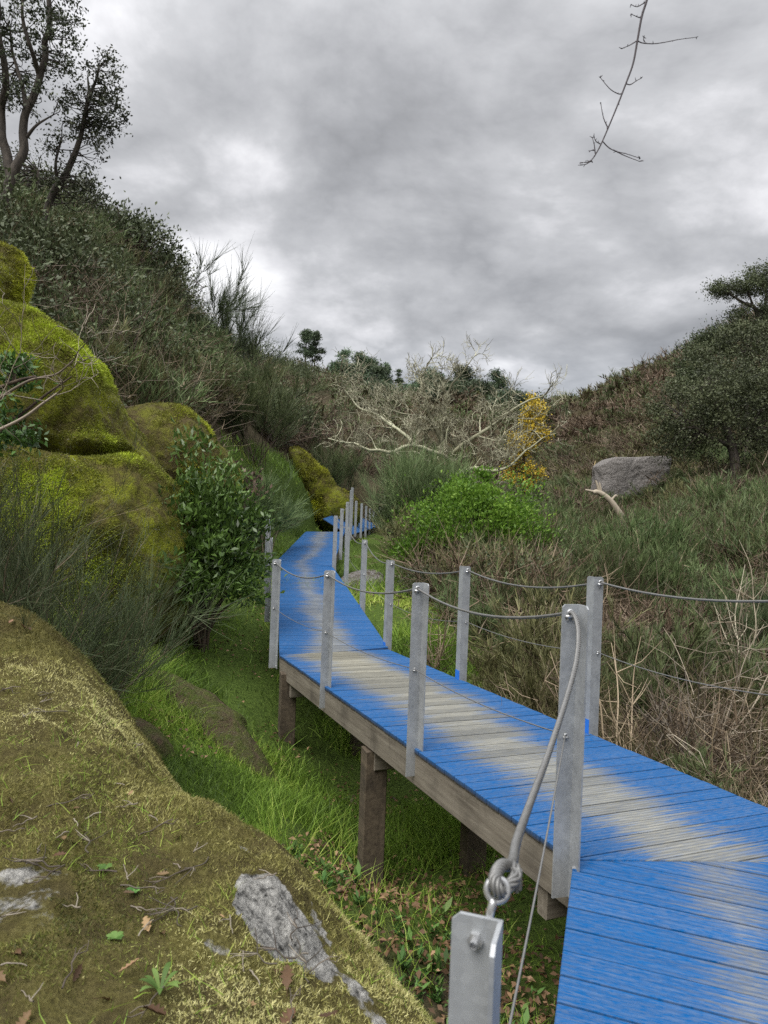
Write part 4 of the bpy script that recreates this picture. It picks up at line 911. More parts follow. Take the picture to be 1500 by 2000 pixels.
# ------------------------------------------------------------------ shrubs
def broom_mb(h, spread, nst, ntw, w, tw_len=.35, lean=(0, 0), wood=0, leaf=1, greenfrom=.35, droop=.12, cone=.9, both=True):
    """broom: arching stems fork into side branches, each feathered with fine upright whips"""
    m_ = MB(); a = rs.uniform(0, 2*PI, nst); tl = np.abs(rs.normal(size=nst))*cone*.45 + .06
    D = unit(np.c_[np.cos(a)*tl*spread + lean[0], np.sin(a)*tl*spread + lean[1], np.ones(nst)])
    Ln = h*rs.uniform(.5, .9, nst)*(1-.2*np.clip(tl, 0, 1.3)); P0 = np.c_[rs.normal(size=(nst, 2))*.09*h, -.05*np.ones(nst)]
    bend = np.c_[D[:, :2]*.3 + rs.normal(size=(nst, 2))*.16, -droop*np.ones(nst)]
    V, F, ii = strips(P0, D, Ln, w*2.0, bend, 4, .4); m_.add(V, F, wood, rs.rand(nst)[ii])
    nb = 7; k = rs.randint(0, nst, nst*nb); t = np.clip(greenfrom*.7 + (1-greenfrom*.7)*rs.rand(len(k)), 0, 1)
    B1 = P0[k] + D[k]*(t*Ln[k])[:, None] + bend[k]*(t**2*Ln[k])[:, None]
    D1 = unit(D[k] + bend[k]*t[:, None] + rs.normal(size=(len(k), 3))*.45 + np.array([0, 0, .1])); L1 = h*rs.uniform(.14, .34, len(k))*(1.15-.5*t); bn1 = rs.normal(size=(len(k), 3))*.18 + np.array([0, 0, .12])
    V, F, ii = strips(B1, D1, L1, w*1.3, bn1, 3, .4); m_.add(V, F, wood, rs.rand(len(k))[ii]); ctn = rs.rand(len(k))
    nt_ = max(3, int(ntw/nb)); q = np.repeat(np.arange(len(k)), nt_); u_ = rs.uniform(.1, 1, len(q))
    B2 = B1[q] + D1[q]*(u_*L1[q])[:, None] + bn1[q]*(u_**2*L1[q])[:, None]
    D2 = unit(D1[q] + bn1[q]*u_[:, None] + rs.normal(size=(len(q), 3))*.36 + np.array([lean[0]*.3, lean[1]*.3, .38]))
    L2 = tw_len*h*rs.uniform(.22, .62, len(q))
    V, F, ii = strips(B2, D2, L2, w, rs.normal(size=(len(q), 3))*.12, 2, .3); m_.add(V, F, leaf, np.clip(ctn[q]*.5 + rs.rand(len(q))*.5, 0, 1)[ii])
    return m_
def dry_mb(h, spread, n, w, wood=0):
    m_ = MB(); ns = max(8, n//14); a = rs.uniform(0, 2*PI, ns); tl = rs.uniform(.1, 1.2, ns)*spread; D = unit(np.c_[np.cos(a)*tl, np.sin(a)*tl, np.ones(ns)]); Ln = h*rs.uniform(.5, 1.05, ns)
    P0 = np.c_[rs.normal(size=(ns, 2))*.15*h, -.03*np.ones(ns)]; bend = np.c_[D[:, :2]*.4+rs.normal(size=(ns, 2))*.2, -.3*np.ones(ns)]
    V, F, ii = strips(P0, D, Ln, w*1.9, bend, 4, .3); m_.add(V, F, wood, rs.rand(ns)[ii])
    k = rs.randint(0, ns, n); t = rs.uniform(.15, 1, n); B = P0[k]+D[k]*(t*Ln[k])[:, None]+bend[k]*(t**2*Ln[k])[:, None]
    TD = unit(D[k]*.7 + rs.normal(size=(n, 3))*.55); V, F, ii = strips(B, TD, h*rs.uniform(.12, .42, n), w, rs.normal(size=(n, 3))*.25, 2, .25); m_.add(V, F, wood, rs.rand(n)[ii]); return m_
def clump_mb(h, rx, ncl, nl, ll, asp=.45, leaf=1, wood=0, stems=True, lift=.55, wst=.012, tipbias=.6, csz=.24):
    """leafy bush: leaf clumps in an uneven dome on a few stems"""
    m_ = MB(); th = rs.uniform(0, 2*PI, ncl); ph = np.arccos(rs.uniform(-.25, 1, ncl)); rad = rs.uniform(.55, 1.0, ncl)**.6*(1+.22*rs.normal(size=ncl))
    C = np.c_[np.cos(th)*np.sin(ph)*rx*rad, np.sin(th)*np.sin(ph)*rx*rad, h*lift + np.cos(ph)*h*(1-lift)*rad*1.0]
    C[:, 2] = np.maximum(C[:, 2], .1*h)
    if stems:
        for c in C[::max(1, ncl//28)]:
            q_ = smooth_path([np.array([rs.normal()*.05*rx, rs.normal()*.05*rx, -.1]), c*np.array([.35, .35, .5]) + rs.normal(size=3)*.05*rx, c], 3); V, F = tube(q_, np.linspace(wst*1.6, wst*.4, len(q_)), 5); m_.add(V, F, wood, rs.rand())
    k = rs.randint(0, ncl, nl); sz = csz*rx*rs.uniform(.6, 1.2, ncl)
    Q_ = C[k] + rs.normal(size=(nl, 3))*sz[k][:, None]*np.array([1, 1, .75]); Q_[:, 2] = np.maximum(Q_[:, 2], .03)
    out = unit(Q_ - np.array([0, 0, h*.35])); D = unit(out*tipbias + np.array([0, 0, .35]) + rs.normal(size=(nl, 3))*.6)
    V, F, ii = leaves(Q_, D, ll*rs.uniform(.65, 1.15, nl), asp, .14); ctint = rs.rand(ncl)
    m_.add(V, F, leaf, np.clip(ctint[k]*.5 + rs.rand(nl)*.5, 0, 1)[ii]); return m_
SHR = {}
def proto(key, mbs, mats):
    SHR[key] = [m_.mesh(key.split('#')[0], mats) for m_ in mbs]
# near prototypes (fine) / middle distance / far (coarser whips)
proto('broom_near', [broom_mb(1, 1.0, 46, 95, .0034, .34) for _ in range(2)], [M['drystem'], M['broom_grey']])
proto('broom_mid', [broom_mb(1, 1.0, 40, 150, .0065, .19, greenfrom=.3) for _ in range(3)], [M['drystem'], M['broom']])
proto('broom_olive', [broom_mb(1, 1.1, 36, 130, .007, .19, greenfrom=.45) for _ in range(3)], [M['drystem'], M['olive']])
proto('broom_lit', [broom_mb(1, 1.0, 40, 150, .0065, .19, greenfrom=.3) for _ in range(2)], [M['drystem'], M['broom_light']])
proto('dry_mid', [dry_mb(1, 1.0, 900, .007) for _ in range(3)], [M['drystem']])
proto('dry_near', [dry_mb(1, 1.1, 1500, .0042) for _ in range(2)], [M['drystem']])
proto('red_mid', [dry_mb(1, 1.0, 800, .011) for _ in range(2)], [M['redbrown']])
proto('straw', [broom_mb(1, .8, 40, 22, .008, .5, greenfrom=.1) for _ in range(2)], [M['straw'], M['straw']])
proto('leafy_mid', [clump_mb(1, .62, 46, 2600, .075, wst=.014) for _ in range(3)], [M['brownbark'], M['holm']])
proto('leafy_green', [clump_mb(1, .62, 40, 2400, .075, wst=.014) for _ in range(2)], [M['brownbark'], M['laurel']])
def put(key, p, s, label, group=None, cat='shrub', name=None, sz=None, lean=0):
    me = SHR[key][rs.randint(len(SHR[key]))]; o_ = bpy.data.objects.new(name or me.name.split('.')[0], me); COL.objects.link(o_)
    o_.location = p; o_.rotation_euler = (rs.normal()*.08, rs.normal()*.08 + lean, rs.rand()*6.3); o_.scale = (s*rs.uniform(.9, 1.15), s*rs.uniform(.9, 1.15), s if sz is None else sz)
    tag(o_, label, cat, group); return o_
KIND = {'broom_mid': ('broom_shrub', 'dark green broom shrub', 'broom shrubs'), 'broom_olive': ('broom_shrub', 'dull olive broom shrub', 'olive broom shrubs'), 'broom_lit': ('broom_shrub', 'fresh light green broom shrub', 'light green broom shrubs'),
        'dry_mid': ('dry_shrub', 'leafless brown twiggy shrub', 'dry shrubs'), 'dry_near': ('dry_shrub', 'tangled brown leafless shrub', 'tangled dry shrubs'), 'red_mid': ('dry_shrub', 'reddish brown heathery shrub', 'reddish shrubs'), 'straw': ('grass_tussock', 'pale straw coloured grass tussock', 'straw tussocks'),
        'leafy_mid': ('leafy_shrub', 'dense dark leafy evergreen shrub', 'leafy shrubs'), 'leafy_green': ('leafy_shrub', 'glossy green leafy shrub', 'green leafy shrubs'), 'broom_near': ('broom_shrub', 'feathery grey green broom', 'near broom')}
def cover(n, wedge, rng, weights, smin, smax, where, avoid=None):
    """individual shrubs spread over a slope: kinds picked by a patchy field so that neighbours tend to match"""
    ks = list(weights); wts = np.array([weights[k] for k in ks]); cum = np.cumsum(wts/wts.sum()); pl = []
    tries = 0
    while len(pl) < n and tries < n*60:
        tries += 1; a = rs.uniform(*wedge); r = math.exp(rs.uniform(math.log(rng[0]), math.log(rng[1]))); x, y = r*math.sin(a), r*math.cos(a)
        s = rs.uniform(smin, smax)
        if avoid and avoid(x, y, s): continue
        if any((x-q_[0])**2+(y-q_[1])**2 < (.31*(s+q_[2]))**2 for q_ in pl[-400:]): continue
        pl.append((x, y, s))
    A_ = np.array(pl); z = hz(A_[:, 0], A_[:, 1]); f = np.clip(.5+.5*fbm(np.c_[A_[:, 0]*.16, A_[:, 1]*.16, 0*z], 2, 131) + rs.normal(size=len(z))*.16, 0, .999)
    for (x, y, s), zq, ff in zip(pl, z, f):
        k = ks[int(np.searchsorted(cum, ff))]; nm, lb, gp = KIND[k]
        put(k, (x, y, zq-.05), s*(.7 if k == 'straw' else 1), lb + ' ' + where, gp + ' ' + where, 'shrub' if k != 'straw' else 'grass tussock', nm)
bwp = np.array([Lc[0][:2], Lc[1][:2], Lc[2][:2], Lc[3][:2], Lc[4][:2], f3[:2]])
def left_avoid(x, y, s):
    b = bw_dist(np.array([x]), np.array([y]))[0]
    if y < 9 or b > (-2.6 if y < 11 else -1.7)-.25*s: return True
    px, py = proj(np.array([[x, y, hz(np.array([x]), np.array([y]))[0]]])); px = px[0]
    return (-.145 < x/y < -.03 and 16 < y < 27.5) or (y < 11 and px < 470) or (11 <= y < 12.5 and px > 430)
def right_avoid(x, y, s):
    b = bw_dist(np.array([x]), np.array([y]))[0]; lim = 2.0+.3*s
    if y > 8: lim = 2.5+.3*s
    if y > 15: lim = 2.4+.4*s
    if b < lim: return True
    g0 = gb[:2]; 
    return math.hypot(x-g0[0], y-g0[1]) < 1.3+.3*s or (abs(x/y-g0[0]/g0[1]) < .06 and 19 < y < 31)
cover(160, (-.62, -.02), (9.5, 40), {'dry_mid': .26, 'broom_olive': .24, 'broom_mid': .34, 'red_mid': .08, 'leafy_mid': .04}, 1.1, 2.1, 'on the left hillside', left_avoid)
cover(125, (.10, .56), (5.0, 15), {'dry_near': .26, 'broom_olive': .2, 'broom_mid': .3, 'dry_mid': .10, 'straw': .03, 'broom_lit': .1, 'red_mid': .1}, .7, 1.75, 'in the thicket right of the boardwalk', right_avoid)
cover(150, (.0, .60), (15, 52), {'straw': .08, 'red_mid': .14, 'broom_olive': .22, 'dry_mid': .18, 'broom_mid': .22, 'broom_lit': .16}, .9, 2.4, 'on the right hillside', right_avoid)
cover(16, (-.07, .12), (26, 44), {'dry_mid': .6, 'broom_olive': .4}, 1.0, 1.8, 'in the valley bottom beyond the boardwalk', lambda x, y, s: bw_dist(np.array([x]), np.array([y]))[0]**2 < 4)
# the far scrub that reads as one mass, one object per hillside
LOD = []
for (w_, nst_, ntw_, nl_) in [(.0095, 15, 49, 300), (.020, 11, 28, 190), (.040, 8, 14, 110)]:
    LOD.append({'b': [broom_mb(1, 1.05, nst_, ntw_, w_, .27, greenfrom=.25, cone=1.0) for _ in range(4)], 'd': [dry_mb(1, 1.1, nst_*16, w_*.8) for _ in range(3)], 'l': [clump_mb(1, .6, 22, int(nl_*2.2), .045+w_*2.2, stems=False, csz=.3) for _ in range(3)]})
def far_scrub(n, wedge, rng, label, mats, seed):
    """mats: (form, stem material, leaf material)"""
    a = rs.uniform(*wedge, n); r = np.exp(rs.uniform(math.log(rng[0]), math.log(rng[1]), n)); x, y = r*np.sin(a), r*np.cos(a); z = hz(x, y)
    b = bw_dist(x, y); k = (np.abs(b) > np.where(b < 0, 2.2, np.where(y > 26, 2.2, 3.4))) & ~((np.abs(x/y-gb[0]/gb[1]) < .06) & (y > 21) & (y < 31.5)) & ~((x/y > -.145) & (x/y < -.03) & (y > 16) & (y < 27.5)); x, y, z, r = x[k], y[k], z[k], r[k]; m_ = MB()
    f = np.clip(.5+.62*fbm(np.c_[x*.09, y*.09, 0*x], 3, seed)+rs.normal(size=len(x))*.11, 0, .999); mi = (f*len(mats)).astype(int); ml = []
    for X, Y, Z, R_, j in zip(x, y, z, r, mi):
        form, sm, lm = mats[j]; lod = LOD[0 if R_ < 27 else 1 if R_ < 55 else 2]; src = lod[form][rs.randint(len(lod[form]))]; c_, s_ = math.cos(rs.rand()*6.3), 0; an = rs.rand()*6.283; c_, s_ = math.cos(an), math.sin(an)
        sc = rs.uniform(.55, 1.75)*(1.15 if R_ > 40 else 1); Rm = np.array([[c_, -s_, 0], [s_, c_, 0], [0, 0, 1]])*np.array([[sc*rs.uniform(.9, 1.4)], [sc*rs.uniform(.9, 1.4)], [sc]])
        off = m_.n; tj = rs.rand(); lv = 0
        for V in src.V: m_.V.append(V@Rm.T + np.array([X, Y, Z-.08])); lv += len(V)
        for T in src.T: m_.T.append(T*.65+tj*.35)
        for A in src.A: m_.A.append(A)
        for F, mt in src.F:
            nm = sm if mt == 0 else lm
            if nm not in ml: ml.append(nm)
            m_.F.append((F+off, ml.index(nm)))
        m_.n += lv
    print(label, m_.n); tag(m_.build('scrub', [M[q] for q in ml]), label, 'scrub', kind='stuff')
far_scrub(3600, (-.62, .26), (12, 125), 'dense brown and green scrub covering the left hillside and valley head', [('l', 'drystem', 'holm'), ('d', 'redbrown', 'redbrown'), ('b', 'drystem', 'broom'), ('d', 'drystem', 'drystem'), ('b', 'drystem', 'olive'), ('b', 'drystem', 'broom'), ('b', 'drystem', 'broom'), ('d', 'drystem', 'drystem'), ('l', 'drystem', 'holm')], 141)
far_scrub(3600, (.10, .66), (15, 120), 'dense green and russet scrub covering the right hillside', [('d', 'redbrown', 'redbrown'), ('b', 'drystem', 'olive'), ('b', 'drystem', 'broom_light'), ('d', 'redbrown', 'redbrown'), ('b', 'drystem', 'broom'), ('b', 'redbrown', 'broom_light'), ('d', 'drystem', 'drystem'), ('b', 'drystem', 'broom'), ('b', 'drystem', 'olive')], 151)
# low undergrowth that hides the soil between the near shrubs
def under(n, fn, label, mats, hmul=1.0):
    x, y, r = scatter(n, fn); z = hz(x, y); n = len(x); mi = rs.randint(0, len(mats), n); m_ = MB()
    D = unit(np.c_[rs.normal(size=(n, 2))*.7, np.ones(n)]); Ln = rs.uniform(.1, .45, n)*hmul
    for j in range(len(mats)):
        s = mi == j; V, F, ii = strips(np.c_[x, y, z][s], D[s], Ln[s], .0011*r[s]+.001, rs.normal(size=(s.sum(), 3))*.35, 2, .3); m_.add(V, F, j, rs.rand(s.sum())[ii])
    tag(m_.build('undergrowth', mats), label, 'undergrowth', kind='stuff')
def u_right(x, y, r):
    b = bw_dist(x, y); lim = np.where(y > 8, 2.2, 1.5); return np.clip((b-lim)/.6, 0, 1)*np.clip(.6+fbm(np.c_[x*.6, y*.6, 0*x], 3, 161), .1, 1)
def u_left(x, y, r):
    b = bw_dist(x, y); return np.clip((-b-2.9)/.7, 0, 1)*(y > 6)
under(60000, u_right, 'dry brown stalks and low green growth between the bushes right of the boardwalk', [M['drystem'], M['redbrown'], M['drystem'], M['olive']], .6)
under(60000, u_left, 'dry stalks and low growth between the bushes on the left slope', [M['drystem'], M['olive'], M['broom']])

# ---- single shrubs the photo shows clearly
def big(mb_, name, mats, p, label, cat='shrub', group=None, rot=0, s=1):
    o_ = mb_.build(name, mats); o_.location = p; o_.rotation_euler[2] = rot; o_.scale = (s, s, s); return tag(o_, label, cat, group)
NB = [M['drystem'], M['broom_grey']]
for (px, py, d, h, lean, lab, nst, ntw) in [
    (120, 1385, 5.0, 1.75, (.16, .1), 'tall feathery grey green broom leaning right, behind the foreground boulder', 34, 120),
    (20, 1290, 5.2, 2.0, (.12, 0), 'dark feathery broom at the left edge in front of the huge boulder', 40, 110),
    (175, 1365, 6.0, 1.4, (.22, .1), 'low arching broom spreading over the grass at the foot of the huge boulder', 26, 110),
    (-60, 1220, 5.8, 2.3, (.05, 0), 'bushy dark broom cut by the left frame below the leafy branch', 54, 100)]:
    big(broom_mb(h, .95, nst, ntw, .0034, .34, lean=lean, greenfrom=.18, cone=1.15), 'broom_shrub', NB, fill(px, py, d), lab)
def bush_parts(name, label, p, h, rx, ncl, nl, ll, leafmat, cat='shrub', stems=None, lobes=None, asp=.45, csz=.24, lift=.55):
    """bush with stems and foliage as parts"""
    e = empty(name, p, label, cat); m_ = clump_mb(h, rx, ncl, nl, ll, asp, leaf=0, wood=1, stems=False, csz=csz, lift=lift)
    if lobes:
        for (off, hh, rr2, nc2, nl2) in lobes:
            q_ = clump_mb(hh, rr2, nc2, nl2, ll, asp, leaf=0, wood=1, stems=False, csz=csz, lift=lift)
            for V, (F, mt), T, A in zip(q_.V, q_.F, q_.T, q_.A): m_.V.append(V+np.array(off)); m_.F.append((F - 0 + m_.n, mt)); m_.T.append(T); m_.A.append(A)
            m_.n += q_.n
    fo = m_.build('foliage', [leafmat], e); cs = np.concatenate(m_.V); s_ = MB()
    for c in cs[rs.randint(0, len(cs), 26)]:
        q_ = smooth_path([np.array([rs.normal()*.05*rx, rs.normal()*.05*rx, -.15]), c*np.array([.3, .3, .5]) + rs.normal(size=3)*.06*rx, c], 4); V, F = tube(q_, np.linspace(.02*h**.5, .004, len(q_)), 6); s_.add(V, F, 0, rs.rand())
    s_.build('stems', [M['brownbark']], e); return e
bush_parts('laurel_bush', 'glossy dark green leafy bush with bare lower stems between huge boulder and boardwalk', fill(388, 1258, 8.9), 2.15, .64, 90, 11000, .11, M['laurel'], asp=.34, csz=.22, lift=.47)
bush_parts('bright_bush', 'rounded bright yellow green leafy bush right of the boardwalk in the valley bottom', fill(920, 1120, 15.5), 1.95, 1.25, 90, 9500, .095, M['bright'], lobes=[((.95, -.2, -.1), 1.25, .75, 40, 3600), ((-1.1, -.3, -.1), 1.0, .65, 34, 2600), ((.1, .3, .35), 1.9, .7, 34, 3000)], csz=.17)
bush_parts('olive_bush', 'small grey olive leafy bush in front of the bright green one', fill(850, 1160, 12.6), .62, .5, 36, 2600, .05, M['holm'])
bush_parts('leafy_bush', 'dark green leafy bush low on the valley floor behind the bright green bush', fill(1010, 1060, 22), 1.3, .8, 50, 3600, .085, M['holm'])
bush_parts('leafy_bush', 'dark round leafy shrub beside the far end of the boardwalk railing', fill(768, 1062, 21), 1.5, .55, 36, 2600, .09, M['holm'])
big(broom_mb(3.3, .6, 90, 150, .011, .34, greenfrom=.3, cone=.6), 'broom_shrub', [M['drystem'], M['broom']], fill(822, 1075, 19.5), 'tall dome shaped olive broom standing before the bare lichen covered tree')
for (px, py, d, h, lab) in [(490, 985, 19, 3.1, 'tall broom with brown bare stems and green tops above the sloping mossy rock'), (655, 925, 33, 3.6, 'dark green topped broom right of the tall one near the bare tree'), (505, 955, 16, 2.3, 'dark broom left of the tall brown stemmed one beside the glossy bush')]:
    big(broom_mb(h, 1.0, 30, 210, .010, .30, greenfrom=.66, cone=1.0), 'broom_shrub', [M['drystem'], M['broom']], fill(px, py, d), lab)
for (px, top, lab) in [(365, 455, 'large feathery broom standing against the sky on the left ridge'), (300, 450, 'feathery broom left of the large one against the sky on the left ridge'), (415, 520, 'drooping broom at the right of the skyline group on the left ridge'), (465, 575, 'lowest broom of the skyline group spreading right on the left ridge'), (215, 395, 'thin upright twiggy shrub on the skyline below the left oaks')]:
    b, d, py = ridge(px, 14, 30); h = max(1.2, P(px, top, d)[2] - b[2])
    big(broom_mb(h, 1.5, 12, 150, .016, .42, greenfrom=.45, cone=1.0), 'broom_shrub', [M['darktwig'], M['broom_grey']], b, lab)
for (px, py, d, h, mt, lab) in [(1190, 1180, 12.5, 1.75, 'broom_light', 'tall green broom below the broken pale trunk, right of the bright bush'), (1110, 1170, 11.5, 1.3, 'broom', 'dark green broom between the bright bush and the tall light broom'), (1040, 1190, 11, 1.15, 'broom_light', 'spiky green broom just behind the right railing cable'), (1490, 1110, 10, 1.5, 'broom_grey', 'pale feathery broom at the right edge of the thicket'), (1300, 1150, 13, 1.2, 'broom_light', 'yellowish green broom in the middle of the right thicket'), (1180, 985, 24, 1.3, 'broom_light', 'light green broom below the grey granite block')]:
    big(broom_mb(h, 1.0, 56, 90, .0075, .28, greenfrom=.3), 'broom_shrub', [M['drystem'], M[mt]], fill(px, py, d), lab)
for (px, py, d, h, lab) in [(1185, 972, 28.3, .75, 'small broom at the left foot of the granite block'), (1225, 978, 28.2, .6, 'small broom before the middle of the granite block'), (1270, 972, 28.4, .8, 'small broom at the right foot of the granite block'), (1310, 960, 28.5, 1.1, 'broom just right of the granite block below the broad oak')]:
    big(broom_mb(h*1.3, 1.2, 26, 60, .014, .32, greenfrom=.3), 'broom_shrub', [M['drystem'], M['broom_light']], fill(px, py, d), lab)
# reddish dead-leaved oak shoots at the left slope
e = clump_mb(1.5, .6, 16, 420, .11, .5, leaf=1, wood=0, csz=.25); big(e, 'dead_leaf_shrub', [M['brownbark'], M['redbrown']], fill(465, 930, 14.5), 'young oak with pinkish brown dead leaves behind the glossy bush')

# ------------------------------------------------------------------ trees
def nearest_on(limbs, c):
    best = None
    for pts in limbs:
        d = np.linalg.norm(pts-c, axis=1) + np.maximum(0, pts[:, 2]-c[2])*.6; i = d.argmin()
        if best is None or d[i] < best[0]: best = (d[i], pts[i])
    return best[1]
def leafy_tree(name, label, base, limbs, envs, ncl, nl, ll, leafmat, barkmat, cs=.35, group=None, cat='tree', asp=.5, flat=.7, twr=.012, extra=None):
    """limbs: [(points relative to the base, r0, r1)], envs: [(centre, radii, weight)] regions of the crown"""
    e = empty(name, base, label, cat, group); t_ = MB(); LM = []
    for pts, r0, r1 in limbs:
        q_ = smooth_path(pts, 6); q_ = q_ + np.c_[fbm(q_*1.3, 2, 5), fbm(q_*1.3+9, 2, 6), 0*q_[:, 0]]*r0*.5; LM.append(q_); V, F = tube(q_, np.linspace(r0, r1, len(q_))*(1+.0*q_[:, 0]), 9); t_.add(V, F, 0, .5)
    wts = np.array([w_ for _, _, w_ in envs]); wts = wts/wts.sum(); ei = rs.choice(len(envs), ncl, p=wts); C = []
    for i in ei:
        c, r_, _ = envs[i]; d = rnd_dirs(1)[0]*rs.uniform(.35, 1)**.5; C.append(np.array(c)+d*np.array(r_))
    C = np.array(C)
    for c in C:
        a = nearest_on(LM, c); m1 = (a+c)/2 + rs.normal(size=3)*np.linalg.norm(c-a)*.13; q_ = smooth_path([a, m1, c], 3); V, F = tube(q_, np.linspace(twr*(1+np.linalg.norm(c-a)*.5), twr*.35, len(q_)), 4); t_.add(V, F, 0, rs.rand())
    t_.build('trunk', [barkmat], e)
    k = rs.randint(0, ncl, nl); szc = cs*rs.uniform(.5, 1.2, ncl); Q_ = C[k]+rs.normal(size=(nl, 3))*szc[k][:, None]*np.array([1, 1, flat])
    D = unit(rs.normal(size=(nl, 3))+np.array([0, 0, .15])); V, F, ii = leaves(Q_, D, ll*rs.uniform(.6, 1.2, nl), asp, .12); ct_ = rs.rand(ncl)
    c_ = MB(); c_.add(V, F, 0, np.clip(ct_[k]*.55+rs.rand(nl)*.45, 0, 1)[ii]); c_.build('crown', [leafmat], e)
    if extra: extra(e, C)
    return e
def rel(base, lst): return [P(*a)-base for a in lst]
# two thin cork oaks at the upper left
b = P(18, 480, 17); D_ = 17
limbs = [(rel(b, [(18, 490, D_), (15, 420, D_), (22, 350, D_), (45, 290, D_), (50, 230, D_), (75, 150, D_), (88, 80, D_), (96, 0, D_+.2), (100, -60, D_+.2)]), .14, .045),
         (rel(b, [(22, 350, D_), (8, 280, D_), (4, 220, D_), (8, 150, D_-.3), (0, 60, D_-.5), (-10, -40, D_-.5)]), .12, .05),
         (rel(b, [(50, 210, D_), (42, 170, D_), (28, 120, D_+.3), (20, 60, D_+.4)]), .06, .025), (rel(b, [(75, 150, D_), (60, 90, D_-.4), (45, 30, D_-.5), (48, -30, D_-.5)]), .06, .025),
         (rel(b, [(52, 268, D_), (72, 245, D_), (105, 225, D_+.2)]), .045, .015)]
envs = [((P(55, 20, D_)-b), (1.35, 1.3, 1.1), 4), ((P(100, 90, D_)-b), (.72, 1.0, .75), 2), ((P(0, 120, D_)-b), (.9, 1.0, 1.1), 2.5), ((P(60, 190, D_)-b), (.8, .8, .5), 1.2), ((P(-60, 60, D_)-b), (1.0, 1.0, 1.6), 1.5), ((P(60, -60, D_)-b), (1.3, 1.2, .8), 2)]
leafy_tree('cork_oak', 'tall cork oak with forked trunk and sparse leaves at the upper left corner', b, limbs, envs, 250, 6400, .095, M['oakleaf'], M['bark'], .115)
b = P(92, 440, 18); D_ = 18
limbs = [(rel(b, [(88, 450, D_), (100, 400, D_), (128, 340, D_), (148, 285, D_), (163, 235, D_), (180, 175, D_), (195, 130, D_)]), .11, .025), (rel(b, [(118, 365, D_), (108, 320, D_-.3), (120, 270, D_-.3)]), .05, .02), (rel(b, [(165, 230, D_), (172, 190, D_+.3), (170, 150, D_+.3)]), .05, .02)]
envs = [((P(205, 150, D_)-b), (.5, .6, .7), 2), ((P(175, 210, D_)-b), (.8, .8, .75), 3), ((P(215, 240, D_)-b), (.4, .6, .6), 1.4), ((P(145, 290, D_)-b), (.85, .8, .6), 2.4), ((P(130, 370, D_)-b), (.9, .7, .4), 1.6), ((P(175, 375, D_)-b), (.4, .4, .25), .7)]
leafy_tree('cork_oak', 'slanting cork oak leaning right on the skyline beside the taller forked one', b, limbs, envs, 180, 3900, .095, M['oakleaf'], M['bark'], .11)
leafy_tree('holm_oak', 'low dark evergreen oak behind the two cork oaks on the left ridge', fill(70, 430, 22), [(np.array([[0, 0, -.2], [.1, 0, .8], [0, 0, 1.6]]), .12, .05)], [((0, 0, 1.3), (1.6, 1.3, .8), 1), ((-1.5, 0, 1.4), (1.2, 1, .9), 1)], 60, 3600, .085, M['holm'], M['bark'], .3)
# right-hand oaks
b = fill(1440, 930, 26); D_ = 26
limbs = [(rel(b, [(1440, 940, D_), (1425, 860, D_), (1400, 800, D_), (1370, 760, D_)]), .2, .06), (rel(b, [(1425, 870, D_), (1380, 850, D_-.5), (1330, 810, D_-.5)]), .1, .03), (rel(b, [(1430, 880, D_), (1470, 830, D_), (1500, 780, D_)]), .12, .04)]
envs = [((P(1345, 800, D_)-b), (1.35, 1.3, 1.25), 3), ((P(1430, 770, D_)-b), (1.7, 1.5, 1.4), 4), ((P(1510, 800, D_)-b), (1.6, 1.5, 1.7), 3), ((P(1320, 860, D_)-b), (.95, 1, .6), 1.5), ((P(1420, 880, D_)-b), (1.5, 1, .6), 1.5)]
leafy_tree('holm_oak', 'broad dark rounded evergreen oak on the right slope behind the granite block', b, limbs, envs, 190, 26000, .105, M['holm'], M['bark'], .30)
b = fill(1490, 720, 33); D_ = 33
limbs = [(rel(b, [(1495, 740, D_), (1492, 670, D_), (1484, 620, D_), (1470, 600, D_), (1445, 590, D_), (1425, 575, D_)]), .16, .04), (rel(b, [(1486, 622, D_), (1495, 580, D_), (1490, 540, D_)]), .1, .03), (rel(b, [(1470, 600, D_), (1462, 575, D_), (1455, 555, D_)]), .06, .02)]
envs = [((P(1425, 565, D_)-b), (.9, 1, .32), 2.2), ((P(1470, 560, D_)-b), (1.0, 1, .42), 2), ((P(1500, 535, D_)-b), (1.0, 1, .6), 2.5), ((P(1480, 640, D_)-b), (1.3, 1, .4), 2), ((P(1440, 650, D_)-b), (.6, .8, .3), 1)]
leafy_tree('holm_oak', 'spreading evergreen oak with dark limbs against the sky at the right edge', b, limbs, envs + [((P(1470, 615, D_)-b), (1.1, 1, .5), 1.6), ((P(1505, 590, D_)-b), (.9, 1, .8), 1.6)], 200, 19000, .10, M['holm'], M['bark'], .22)
for (bx, D_, lab, ev, br) in [(1455, 31, 'tall dense evergreen oak between the spreading oak and the broad one on the right slope', [(1395, 700, 1.0, .8), (1450, 672, 1.3, 1.0), (1510, 690, 1.5, 1.2), (1420, 745, 1.3, .9), (1490, 760, 1.6, 1.1)], 2),
                          (1365, 36, 'smaller dark oak at the end of the oaks where the right skyline meets them', [(1352, 705, .8, .6), (1378, 680, .9, .75), (1400, 660, .9, .7), (1340, 750, .9, .7), (1385, 745, 1.2, .8)], 1)]:
    b = fill(bx, 900, D_); top = P(bx, 690, D_)-b
    leafy_tree('holm_oak', lab, b, [(np.array([[0, 0, -.3], top*.35+np.array([.15, 0, 0]), top*.7, top]), .16, .05), (np.array([top*.4, top*.6+np.array([-.7, 0, 0]), top*.85+np.array([-1.1, 0, 0])]), .09, .03)],
               [((P(x_, y_, D_)-b), (rx_, 1.2, rz_), rx_) for x_, y_, rx_, rz_ in ev], 120, 17000, .115, M['holm'], M['bark'], .30)
